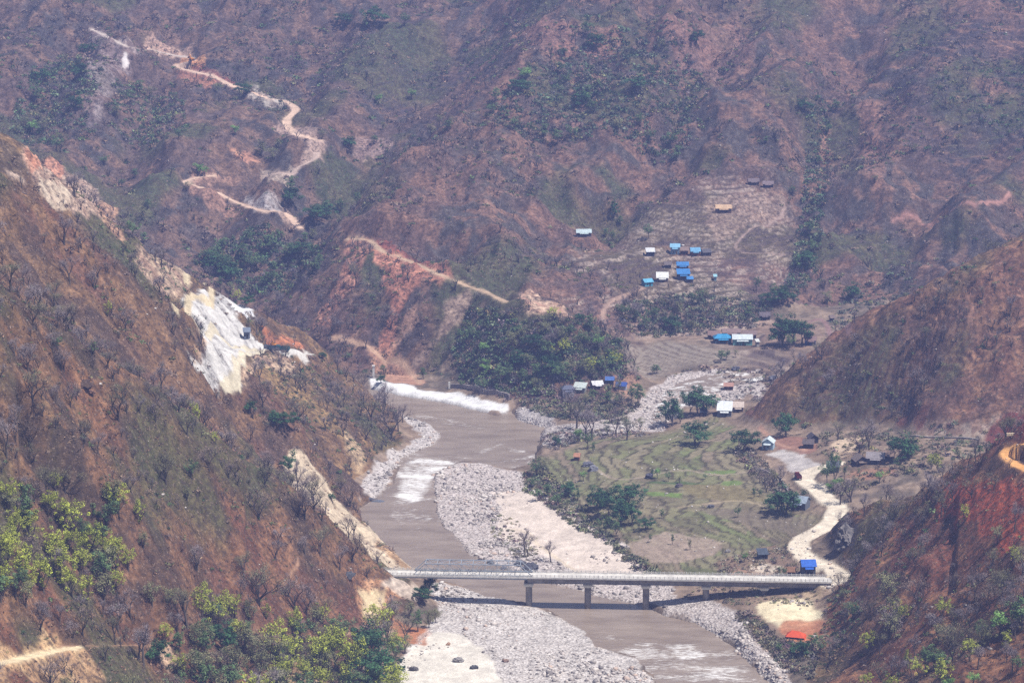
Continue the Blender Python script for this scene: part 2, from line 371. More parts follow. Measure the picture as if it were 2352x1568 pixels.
# banks: near the water the ground comes down to the shore, below it in the river
bank = 0.15 + np.clip(dr, -20, 40) * 0.30
Zb = Z[bx]
Z[bx] = np.where(dr < 0, np.minimum(-0.25 + dr * 0.35, 0.0).clip(-2.5, 0), np.minimum(Zb, np.maximum(bank, 0.15 + (np.maximum(dr, 0) * 0.9) ** 1.15)))
Z[bx] = np.where((dr > 0), np.maximum(Z[bx], 0.12 + np.minimum(dr, 3) * .1), Z[bx])
RDIST = np.full(Z.shape, 60.0); RDIST[bx] = dr

# ------------------------------------------------------------------ terraces and roads cut into the ground
def srgb(c):
    c = np.asarray(c, float) / 255.0
    return np.where(c <= 0.04045, c / 12.92, ((c + 0.055) / 1.055) ** 2.4)
LITE = 1.45
def alb(c):
    return np.clip(srgb(c) / LITE, 0, 0.78)

def terrace(poly, step, wall, warp, feather=6):
    """quantise the height inside a region; returns the mask of the riser lines"""
    global Z
    m = pmask(poly, feather, 6, 25)
    b = box(poly, 20)
    h = Z[b] + (fbm(XX[b], YY[b], warp, 2, 4.4) - .5) * step * 2.2
    q = h / step; fl = np.floor(q); fr = q - fl
    zt = (fl + sstep(1 - wall, 1.0, fr)) * step - (h - Z[b])
    Z[b] = Z[b] * (1 - m[b]) + zt * m[b]
    R = np.zeros(Z.shape); R[b] = m[b] * sstep(1 - wall * 1.6, 1 - wall * .6, fr)
    I = np.zeros(Z.shape); I[b] = fl
    return m, R, I

mF, rF, iF = terrace(FIELD, 0.42, 0.2, 55)
mU, rU, iU = terrace(UPFIELD, 0.7, 0.2, 40)
mT, rT, iT = terrace(TERR, 1.9, 0.33, 45, 10)
mN, rN, iN = terrace(NTERR, 2.6, 0.3, 30, 12)
mR, rR, iR = terrace(RTERR, 2.8, 0.35, 30, 12)
mQ, rQ, iQ = terrace(R1Z, 2.8, 0.4, 14, 10)

ROADS = [
    # (pixels, width m, colour, soft edge, benched)
    ([(1908, 1342), (1930, 1326), (1905, 1303), (1866, 1288), (1838, 1264), (1838, 1244), (1868, 1224), (1898, 1208), (1914, 1186), (1922, 1164), (1896, 1142), (1876, 1122), (1852, 1108), (1850, 1090), (1882, 1076), (1920, 1066)], 9.2, (236, 222, 200), 1, 1),
    ([(2430, 1110), (2360, 1080), (2322, 1058), (2312, 1040), (2326, 1026), (2350, 1018)], 5.0, (236, 176, 110), .7, 1),
    ([(211, 67), (239, 81), (281, 102), (316, 112), (352, 116), (415, 130), (443, 134)], 4.0, (206, 190, 178), .7, 1),
    ([(443, 138), (408, 151), (436, 162), (492, 176), (527, 195), (562, 207), (615, 225), (650, 232), (679, 250), (661, 274), (664, 296), (690, 310), (735, 322)], 6.0, (228, 196, 172), 1, 1),
    ([(728, 350), (718, 368), (684, 385), (672, 402), (640, 396), (612, 404)], 4.5, (205, 180, 165), 1, 1),
    ([(591, 372), (562, 362), (545, 352), (536, 344)], 4.2, (214, 160, 130), 1, 1),
    ([(492, 404), (450, 408), (428, 418), (457, 429), (510, 447), (563, 475), (608, 482), (654, 489), (689, 524)], 5.0, (224, 192, 168), 1, 1),
    ([(800, 549), (846, 552), (880, 577), (932, 598), (1000, 624), (1060, 652), (1112, 670), (1160, 692)], 4.2, (196, 168, 140), 1, 1),
    ([(428, 652), (470, 655), (486, 667), (466, 681), (432, 696), (402, 707)], 3.2, (220, 202, 168), .5, 0),
    ([(450, 742), (482, 766), (520, 786), (566, 800), (600, 806), (556, 816), (544, 842), (542, 868), (512, 888)], 3.6, (222, 210, 184), .5, 0),
    ([(600, 800), (650, 808), (712, 814)], 5.0, (226, 222, 214), 1, 1),
    ([(-60, 1535), (0, 1522), (70, 1506), (140, 1494), (175, 1486)], 4.6, (240, 220, 180), 1, 1),
    ([(140, 1482), (220, 1480), (300, 1484), (380, 1482)], 2.2, (176, 140, 112), 1, 1),
    ([(640, 1466), (720, 1464), (790, 1458), (840, 1436)], 2.2, (190, 156, 126), 1, 1),
    ([(2050, 506), (2110, 503), (2180, 490), (2250, 466), (2320, 443)], 1.8, (186, 140, 128), .7, 0),
    ([(1385, 738), (1388, 712), (1405, 692), (1440, 676), (1480, 662)], 2.4, (176, 148, 132), .8, 0),
    ([(1800, 585), (1740, 582), (1690, 560), (1790, 500), (1800, 460)], 1.4, (170, 146, 136), .7, 0),
    ([(760, 775), (800, 782), (850, 800), (900, 828), (940, 850), (965, 880)], 3.5, (192, 158, 132), 1, 0),
    ([(650, 1340), (672, 1312), (685, 1290), (680, 1272)], 0.7, (190, 150, 120), .5, 0),
    ([(1860, 738), (1900, 748), (1950, 760)], 3.0, (150, 120, 115), 1, 0),
    ([(1180, 1215), (1215, 1225), (1235, 1250), (1290, 1290), (1340, 1320)], 2.2, (225, 208, 186), .8, 0),
    ([(1345, 1055), (1420, 1100), (1560, 1080), (1650, 1090), (1755, 1075)], 1.6, (176, 160, 140), .8, 0),
    ([(1560, 1165), (1700, 1150), (1760, 1165)], 1.6, (176, 160, 130), .8, 0),
    ([(1215, 695), (1190, 685), (1240, 700), (1290, 715)], 3.0, (190, 150, 130), 1, 0),
    ([(1745, 980), (1765, 1000), (1790, 1020), (1850, 1035)], 2.6, (186, 146, 124), 1, 0),
    ([(1340, 975), (1400, 965), (1450, 950), (1480, 930)], 2.4, (206, 186, 172), 1, 0),
]
road_masks = []
for px, wd, colr, soft, bench in ROADS:
    h = hits([p[0] for p in px], [p[1] for p in px])
    # densify with a smooth curve
    P = []
    for i in range(len(h) - 1):
        p0 = h[max(i - 1, 0)]; p1 = h[i]; p2 = h[i + 1]; p3 = h[min(i + 2, len(h) - 1)]
        for t in np.linspace(0, 1, 6, endpoint=False):
            P.append(0.5 * ((2 * p1) + (-p0 + p2) * t + (2 * p0 - 5 * p1 + 4 * p2 - p3) * t * t + (-p0 + 3 * p1 - 3 * p2 + p3) * t ** 3))
    P.append(h[-1]); P = np.array(P)
    zz = ground(P[:, 0], P[:, 1]) if bench == 0 else P[:, 2]
    for _ in range(6):
        zz = np.r_[zz[0], (zz[:-2] + 2 * zz[1:-1] + zz[2:]) / 4, zz[-1]]
    b = box(P, wd * 2 + 6)
    D, V = dist_line(XX[b], YY[b], P, vals=zz)
    if bench:
        lim = np.maximum(D - wd / 2 - .3, 0)
        Z[b] = np.clip(Z[b], V - lim * 1.1, V + lim * 1.5)
    m = np.zeros(Z.shape)
    m[b] = 1 - sstep(wd / 2 - soft, wd / 2 + soft, D + (fbm(XX[b], YY[b], 6, 2, 6.) - .5) * wd * .3)
    road_masks.append((m, alb(colr), wd, P, np.array(zz)))
def flatten(px, py, r, dz=0.0):
    """level a small building plot; returns its centre"""
    global Z
    c = hits([px], [py])[0]
    D = np.hypot(XX - c[0], YY - c[1])
    m = 1 - sstep(r, r * 1.8, D)
    Z = Z * (1 - m) + (c[2] + dz) * m
    return c

# ------------------------------------------------------------------ building plots (levelled before the ground is meshed)
# kind, px, py(base), width px, depth m, wall height m, roof style, roof colour, wall colour, turn, label
HOUSES = [
    ("hut", 1494, 589, 21, 4.5, 2.2, "shed", (236, 238, 240), (70, 74, 92), 4, "small hut with bright white roof, leftmost house of the upper blue roofed hamlet"),
    ("house", 1551, 584, 24, 5.0, 3.6, "gable", (150, 205, 236), (170, 205, 232), -4, "two storey pale blue house with light blue roof at the top of the hamlet"),
    ("house", 1572, 586, 20, 5.0, 2.4, "gable", (150, 128, 120), (128, 84, 74), 0, "brown walled house with brown roof right beside the two storey pale blue house"),
    ("house", 1597, 588, 24, 5.5, 2.4, "gable", (120, 180, 220), (130, 86, 78), 5, "brown walled house with light blue sheet roof, right of the brown roofed house"),
    ("hut", 1622, 588, 22, 5.0, 1.9, "gable", (96, 92, 100), (82, 76, 82), 14, "dark thatched hut at the right end of the top row of the hamlet"),
    ("house", 1568, 621, 29, 5.0, 2.5, "gable", (70, 138, 206), (120, 82, 84), 2, "brown walled house with blue roof, upper of the two stacked blue roofs"),
    ("house", 1570, 643, 31, 6.0, 2.8, "shed", (74, 142, 210), (60, 80, 118), 2, "blue walled house with wide blue roof, lower of the two stacked blue roofs"),
    ("shed", 1585, 650, 16, 3.0, 1.8, "shed", (84, 150, 216), (90, 84, 104), 3, "tiny shed with blue roof leaning against the lower blue house"),
    ("house", 1522, 648, 29, 6.5, 2.0, "shed", (246, 246, 240), (140, 120, 110), -2, "low house under a glaring white roof beside pale boulders in the hamlet"),
    ("hut", 1487, 658, 24, 4.5, 2.2, "gable", (110, 190, 224), (96, 176, 206), 24, "cyan walled hut with cyan roof at the lower left corner of the hamlet"),
    ("hut", 1643, 645, 9, 2.5, 2.0, "shed", (170, 220, 232), (150, 190, 200), 0, "tiny pale turquoise booth on the slope right of the hamlet"),
    ("hut", 1534, 616, 18, 4.0, 1.8, "gable", (122, 110, 110), (88, 80, 84), 2, "small grey brown hut between the white topped hut and the stacked blue roofs"),
    ("house", 1341, 544, 36, 5.0, 2.2, "gable", (206, 224, 226), (104, 104, 118), 3, "grey walled long house with pale tin roof alone on the left of the terraced slope"),
    ("house", 1662, 490, 38, 5.5, 2.6, "gable", (222, 186, 150), (120, 96, 92), 2, "farmhouse with wide tan roof among the stone terraces above the hamlet"),
    ("hut", 1731, 425, 26, 4.5, 1.9, "gable", (128, 112, 116), (92, 78, 82), 4, "left one of the two brown roofed huts on the highest terraces"),
    ("hut", 1765, 431, 26, 4.5, 1.9, "gable", (142, 124, 126), (96, 82, 84), -3, "right one of the two brown roofed huts on the highest terraces"),
    ("house", 1660, 789, 42, 6.5, 2.4, "hip", (64, 160, 212), (74, 96, 120), 4, "low house with broad bright blue roof beside the upper dry field"),
    ("house", 1706, 793, 48, 5.0, 2.7, "shed", (228, 238, 240), (130, 196, 196), -2, "long school like house with white roof and turquoise wall beside the upper field"),
    ("house", 1640, 779, 30, 5.0, 2.2, "gable", (146, 118, 112), (88, 70, 68), 3, "brown roofed house just behind and left of the broad bright blue roof"),
    ("house", 1680, 775, 44, 5.0, 2.4, "gable", (150, 126, 122), (100, 82, 80), 3, "long brown roofed house directly behind the broad bright blue roof"),
    ("house", 1722, 779, 34, 5.0, 2.3, "gable", (146, 124, 120), (98, 80, 78), -2, "brown roofed house behind the long white roofed house"),
    ("house", 1862, 793, 28, 5.0, 2.4, "gable", (146, 118, 116), (70, 96, 170), -2, "brown roofed house with bright blue wall at the foot of the right hand hill"),
    ("hut", 1740, 796, 10, 3.0, 2.2, "shed", (236, 236, 230), (200, 196, 190), 10, "tiny white shelter standing between the long white roof and the dark tree clump"),
    ("hut", 1911, 738, 12, 3.0, 1.8, "gable", (130, 112, 108), (96, 82, 80), 8, "lonely tiny hut high on the road above the upper field"),
    ("hut", 1757, 735, 26, 4.5, 2.2, "gable", (116, 104, 110), (84, 76, 80), 0, "dark brown hut uphill of the tree clump and school like house"),
    ("house", 1305, 912, 30, 5.5, 3.4, "hip", (112, 116, 136), (220, 220, 226), 4, "white walled house with grey roof at the wooded river junction"),
    ("shed", 1333, 902, 30, 5.0, 2.2, "shed", (212, 222, 216), (150, 150, 148), -14, "open shed with pale green white roof beside the white walled riverside house"),
    ("shed", 1371, 893, 28, 4.5, 2.0, "gable", (234, 234, 234), (150, 126, 116), 16, "small shed with a pair of white sheets as roof in the riverside trees"),
    ("shelter", 1401, 881, 22, 4.0, 1.7, "gable", (84, 120, 190), (110, 100, 100), -4, "low shelter under a patched blue tarpaulin, farthest one of the riverside huts"),
    ("shelter", 1428, 896, 26, 4.5, 2.0, "gable", (66, 96, 172), (190, 196, 210), -10, "shelter with dark blue roof and white sheeting beside the bamboo clump"),
    ("house", 1666, 957, 36, 10.0, 2.6, "shedlong", (244, 248, 250), (132, 140, 152), -6, "grey walled hall with large white sheet roof beside the boulder stream"),
    ("house", 1696, 946, 28, 5.0, 2.0, "shed", (222, 204, 190), (140, 124, 118), -4, "low annex with tan roof on the right of the large white roofed hall"),
    ("hut", 1674, 896, 24, 4.0, 1.9, "gable", (196, 150, 134), (92, 66, 62), -3, "small hut with reddish tan roof among the boulders of the side stream"),
    ("shed", 1616, 956, 18, 3.5, 1.8, "shed", (60, 66, 84), (54, 60, 78), 0, "dark blue shed in the shade left of the large white roofed hall"),
    ("house", 1766, 1033, 30, 6.0, 2.9, "gablefront", (226, 238, 242), (180, 208, 226), -14, "pale blue house with white gabled roof at the edge of the fields"),
    ("hut", 1868, 1018, 24, 5.0, 2.2, "gablefront", (98, 88, 92), (80, 72, 76), 12, "upper dark thatched hut between the pale blue house and the gravel yard"),
    ("hut", 1858, 1030, 28, 5.0, 2.0, "gable", (110, 98, 98), (84, 74, 76), -8, "lower dark thatched hut between the pale blue house and the gravel yard"),
    ("hut", 1977, 1071, 34, 6.5, 2.2, "gablefront", (140, 124, 116), (78, 70, 72), 12, "thatched hut with dark open front, left of the roadside pair on the right bank"),
    ("house", 2013, 1066, 44, 6.5, 2.4, "gable", (156, 148, 150), (110, 112, 124), -10, "grey roofed house with white porch, right of the roadside pair on the right bank"),
    ("hut", 2042, 1060, 30, 6.0, 2.2, "gable", (146, 122, 108), (96, 82, 76), -16, "brown thatched hut half hidden behind the grey roofed house with white porch"),
    ("house", 1915, 1085, 32, 6.0, 2.4, "gable", (92, 98, 106), (100, 112, 124), -6, "dark roofed house half hidden behind the tall tree at the road bend"),
    ("house", 1842, 1171, 36, 7.0, 2.8, "gable", (170, 184, 200), (112, 118, 128), -24, "grey block house with blue grey tin roof beside the dark tree on the road"),
    ("shed", 1752, 1284, 26, 4.0, 1.7, "shed", (86, 94, 106), (84, 90, 102), 8, "small dark grey shed in the scrub above the pale gravel pad"),
    ("house", 1857, 1322, 36, 6.0, 3.4, "gable", (52, 112, 216), (100, 108, 122), 4, "grey house with vivid blue roof beside the road at the bridge end"),
    ("hut", 1818, 1324, 22, 4.0, 1.9, "gable", (150, 110, 84), (120, 70, 48), -4, "little brown wooden stall left of the vivid blue roof by the bridge"),
    ("hut", 1326, 1058, 16, 4.0, 1.8, "gable", (196, 142, 112), (140, 98, 76), -10, "small orange brown field hut at the riverside corner of the terraces"),
    ("hut", 566, 776, 18, 4.0, 2.4, "shed", (130, 140, 156), (110, 120, 138), 8, "lone small grey shed standing on the white quarry face"),
]
PLOTS = []
for hs in HOUSES:
    c = hits([hs[1]], [hs[2]])[0]
    sc_ = c[1] / math.cos(PITCH) / FPX
    wd = hs[3] * sc_
    r = max(wd, hs[4]) * 0.62
    D = np.hypot(XX - c[0], YY - (c[1] + hs[4] * .5))
    m_ = 1 - sstep(r, r * 1.9, D)
    Z = Z * (1 - m_) + c[2] * m_
    PLOTS.append((c, wd))
CAMP = flatten(1828, 1466, 5)
TRUCKS = flatten(648, 806, 7)

# ------------------------------------------------------------------ ground colours (materials of the ground itself)
zone = owner.copy(); zone[slope_m < 0.35] = 9
def mixc(A, c, m):
    return A * (1 - m[..., None]) + np.asarray(c) * m[..., None]
ZC = {0: ((122, 84, 66), (92, 76, 64), (152, 112, 82)), 1: ((122, 88, 72), (98, 80, 70), (144, 112, 82)), 2: ((124, 96, 72), (104, 88, 70), (156, 124, 88)), 3: ((108, 84, 78), (86, 76, 76), (134, 104, 86)),
      4: ((118, 94, 86), (88, 82, 80), (150, 114, 96)), 5: ((108, 90, 84), (84, 80, 80), (142, 112, 94)), 6: ((140, 102, 84), (114, 90, 80), (164, 124, 94)), 7: ((136, 90, 68), (104, 80, 66), (166, 120, 86)),
      9: ((142, 122, 104), (116, 104, 92), (168, 146, 126))}
n1 = sstep(.35, .65, fbm(XX, YY, 38, 4, 1.2)); n2 = sstep(.4, .66, fbm(XX, YY, 9, 3, 7.2)); n3 = fbm(XX, YY, 3.2, 2, 3.9)
C = np.zeros(Z.shape + (3,))
for k, (a, b_, c_) in ZC.items():
    m = zone == k
    v = mixc(np.broadcast_to(alb(a), C.shape).copy(), alb(b_), n1)
    v = mixc(v, alb(c_), n2 * 0.75)
    C[m] = v[m]
C *= (0.66 + 0.68 * n3)[..., None]
# greener cover in some places
gn = sstep(.56, .72, fbm(XX, YY, 55, 4, 21.5)) * slope_m
C = mixc(C, alb((84, 92, 62)), gn * .75)
# dry grass along the crests, redder earth below
EDGE = [0.0]
def patch(px, col_, feather=1.5, warp=3.0, ws=8.0, k=1.0, z=None, mott=0.0, mcol=None):
    global C
    poly = outline(px, z)
    m = pmask(poly, feather, warp * 1.5, ws) * k
    C = mixc(C, alb(col_), m)
    if mott and mott >= .4:      # cut earth and rock is rough: rills and broken faces
        global Z
        road = sum(q[0] for q in road_masks).clip(0, 1)
        Z = Z + m * slope_m * (1 - road) * (fbm(XX + .5 * Z, YY - .5 * Z, 7, 3, 27., True) - .6) * 2.6
    if mott:
        s = sstep(.46, .60, fbm(XX + .6 * Z, YY - .5 * Z, 5, 4, 15.3)) * m * mott
        C = mixc(C, alb(mcol), s)
    return m
# narrow cattle terracettes and old stone lines that follow the contours
fr = ((Z + (fbm(XX, YY, 34, 2, 14.) - .5) * 5) / 4.2) % 1.0
C = mixc(C, alb((62, 60, 66)), sstep(.62, .84, fr) * (zone == 4) * sstep(30, 110, XX) * sstep(.40, .56, fbm(XX, YY, 42, 3, 66.)) * .55)
fr = ((Z + (fbm(XX, YY, 20, 2, 15.) - .5) * 3) / 2.6) % 1.0
C = mixc(C, alb((88, 62, 54)), sstep(.6, .85, fr) * (zone == 6) * sstep(.36, .52, fbm(XX, YY, 26, 3, 67.)) * .6)
M_rock = np.zeros(Z.shape)
# river flat: gravel everywhere low, then the named bars
low = (1 - slope_m)
# fields
tone = (np.sin(iF * 12.9898 + np.floor(fbm(XX, YY, 60, 2, 8.1) * 7) * 4.1) * 43758.5453) % 1.0
fc = mixc(np.broadcast_to(alb((150, 140, 112)), C.shape).copy(), alb((134, 134, 96)), sstep(.35, .8, tone))
fc = mixc(fc, alb((150, 132, 114)), sstep(.55, .3, tone) * .0 + (tone < .14) * .6)
fc = mixc(fc, alb((118, 138, 80)), ((tone > .92) & (fbm(XX, YY, 30, 2, 2.) > .56)) * .3)
fc = mixc(fc, alb((104, 92, 78)), sstep(.5, .7, fbm(XX, YY, 12, 4, 31.)) * .5)
C = C * (1 - mF[..., None]) + fc * mF[..., None]
C = mixc(C, alb((84, 78, 62)), rF * .85)
C = mixc(C, alb((158, 146, 132)), mU * .9); C = mixc(C, alb((104, 86, 78)), rU * .7)
C = mixc(C, alb((132, 104, 92)), mT * .35)
C = mixc(C, alb((196, 178, 164)), rT * sstep(.4, .55, fbm(XX, YY, 25, 2, 17.)) * .6)
C = mixc(C, alb((84, 72, 78)), rT * sstep(.5, .4, fbm(XX, YY, 25, 2, 17.)) * .7)
C = mixc(C, alb((66, 62, 72)), (rN + rR) * .7 * sstep(.4, .55, fbm(XX, YY, 30, 3, 18.)))
C = mixc(C, alb((104, 74, 62)), rQ * .85 * sstep(.38, .55, fbm(XX, YY, 18, 3, 28.)))
for px, col_ in [([(1590, 1165 + 0), (1700, 1168), (1790, 1180), (1870, 1195), (1850, 1225), (1770, 1215), (1680, 1195)], (132, 120, 104)), ([(1560, 1110), (1660, 1112), (1740, 1128), (1760, 1150), (1660, 1150), (1580, 1135)], (140, 128, 92)),
                 ([(1430, 1252), (1530, 1220), (1660, 1245), (1640, 1275), (1560, 1290), (1500, 1290)], (180, 160, 144)), ([(1640, 1290), (1780, 1250), (1820, 1290), (1790, 1320), (1650, 1325)], (150, 126, 108)),
                 ([(1610, 1078), (1690, 1080), (1688, 1090), (1612, 1090)], (116, 142, 74)), ([(1655, 1105), (1700, 1103), (1700, 1112), (1650, 1116)], (120, 146, 76)), ([(1460, 1106), (1560, 1104), (1640, 1112), (1560, 1114)], (84, 108, 62)),
                 ([(1480, 1130), (1570, 1132), (1560, 1142), (1490, 1140)], (120, 148, 72)), ([(1560, 1300), (1640, 1308), (1760, 1318), (1740, 1332), (1580, 1332)], (108, 112, 76)), ([(1400, 1262), (1470, 1285), (1560, 1320), (1520, 1322), (1440, 1290)], (112, 104, 76))]:
    patch(px, col_, 1, 1.5, 6, .8)
# gravel and sand bars
SAND = [([(850, 866), (930, 884), (1060, 902), (1150, 927), (1178, 938), (1162, 962), (1100, 948), (1000, 926), (932, 916), (860, 905)], (250, 248, 246), 0),
        ([(925, 955), (989, 972), (1020, 1000), (1000, 1026), (953, 1045), (900, 1085), (870, 1140), (825, 1150), (840, 1090), (900, 1040), (960, 1010), (955, 985)], (222, 212, 208), 1),
        ([(990, 1090), (1061, 1060), (1143, 1072), (1200, 1088), (1212, 1120), (1330, 1185), (1430, 1255), (1525, 1325), (1560, 1345), (1560, 1378), (1476, 1392), (1338, 1362), (1268, 1345), (1142, 1303), (1071, 1268), (1008, 1210), (992, 1115)], (216, 200, 194), 1),
        ([(1130, 1130), (1210, 1125), (1330, 1190), (1430, 1262), (1520, 1325), (1330, 1325), (1250, 1270), (1160, 1240)], (236, 220, 206), 0),
        ([(1000, 1335), (1061, 1350), (1207, 1388), (1288, 1420), (1342, 1452), (1367, 1487), (1458, 1511), (1493, 1546), (1520, 1600), (1560, 1700), (820, 1700), (880, 1560), (955, 1478), (1005, 1400)], (224, 216, 210), 1),
        ([(1000, 1450), (1070, 1460), (1130, 1500), (1160, 1568), (1160, 1700), (800, 1700), (880, 1562), (960, 1480)], (240, 232, 218), 0),
        ([(1476, 1388), (1500, 1372), (1600, 1372), (1690, 1400), (1745, 1470), (1800, 1540), (1840, 1600), (1880, 1700), (1800, 1700), (1768, 1572), (1683, 1488), (1597, 1432)], (206, 192, 186), 1),
        ([(1180, 930), (1240, 945), (1290, 975), (1276, 990), (1188, 968)], (176, 168, 170), 1),
        ([(1250, 985), (1330, 975), (1420, 960), (1480, 955), (1470, 990), (1330, 1005), (1250, 1020)], (190, 178, 174), 1),
        ([(1440, 940), (1500, 890), (1540, 862), (1640, 850), (1740, 850), (1780, 880), (1720, 900), (1700, 915), (1560, 935), (1520, 990), (1470, 990), (1400, 975)], (206, 190, 184), 1)]
M_gravel = np.zeros(Z.shape)
for px, col_, rk in SAND:
    m = patch(px, col_, 1.0, 2.5, 10, 1.0, None, .55, tuple(int(v * (.80 if rk else .90)) for v in col_))
    if rk: M_gravel = np.maximum(M_gravel, m)
    else: M_gravel = M_gravel * (1 - m)
shore = (1 - sstep(.5, 7, RDIST)) * (RDIST > -3) * (1 - slope_m * .5)
M_gravel = np.maximum(M_gravel, shore * .8 * (M_gravel > 0.05))
C = mixc(C, alb((120, 108, 100)), (1 - sstep(-.2, 1.2, RDIST)) * .8)      # wet edge and river bed
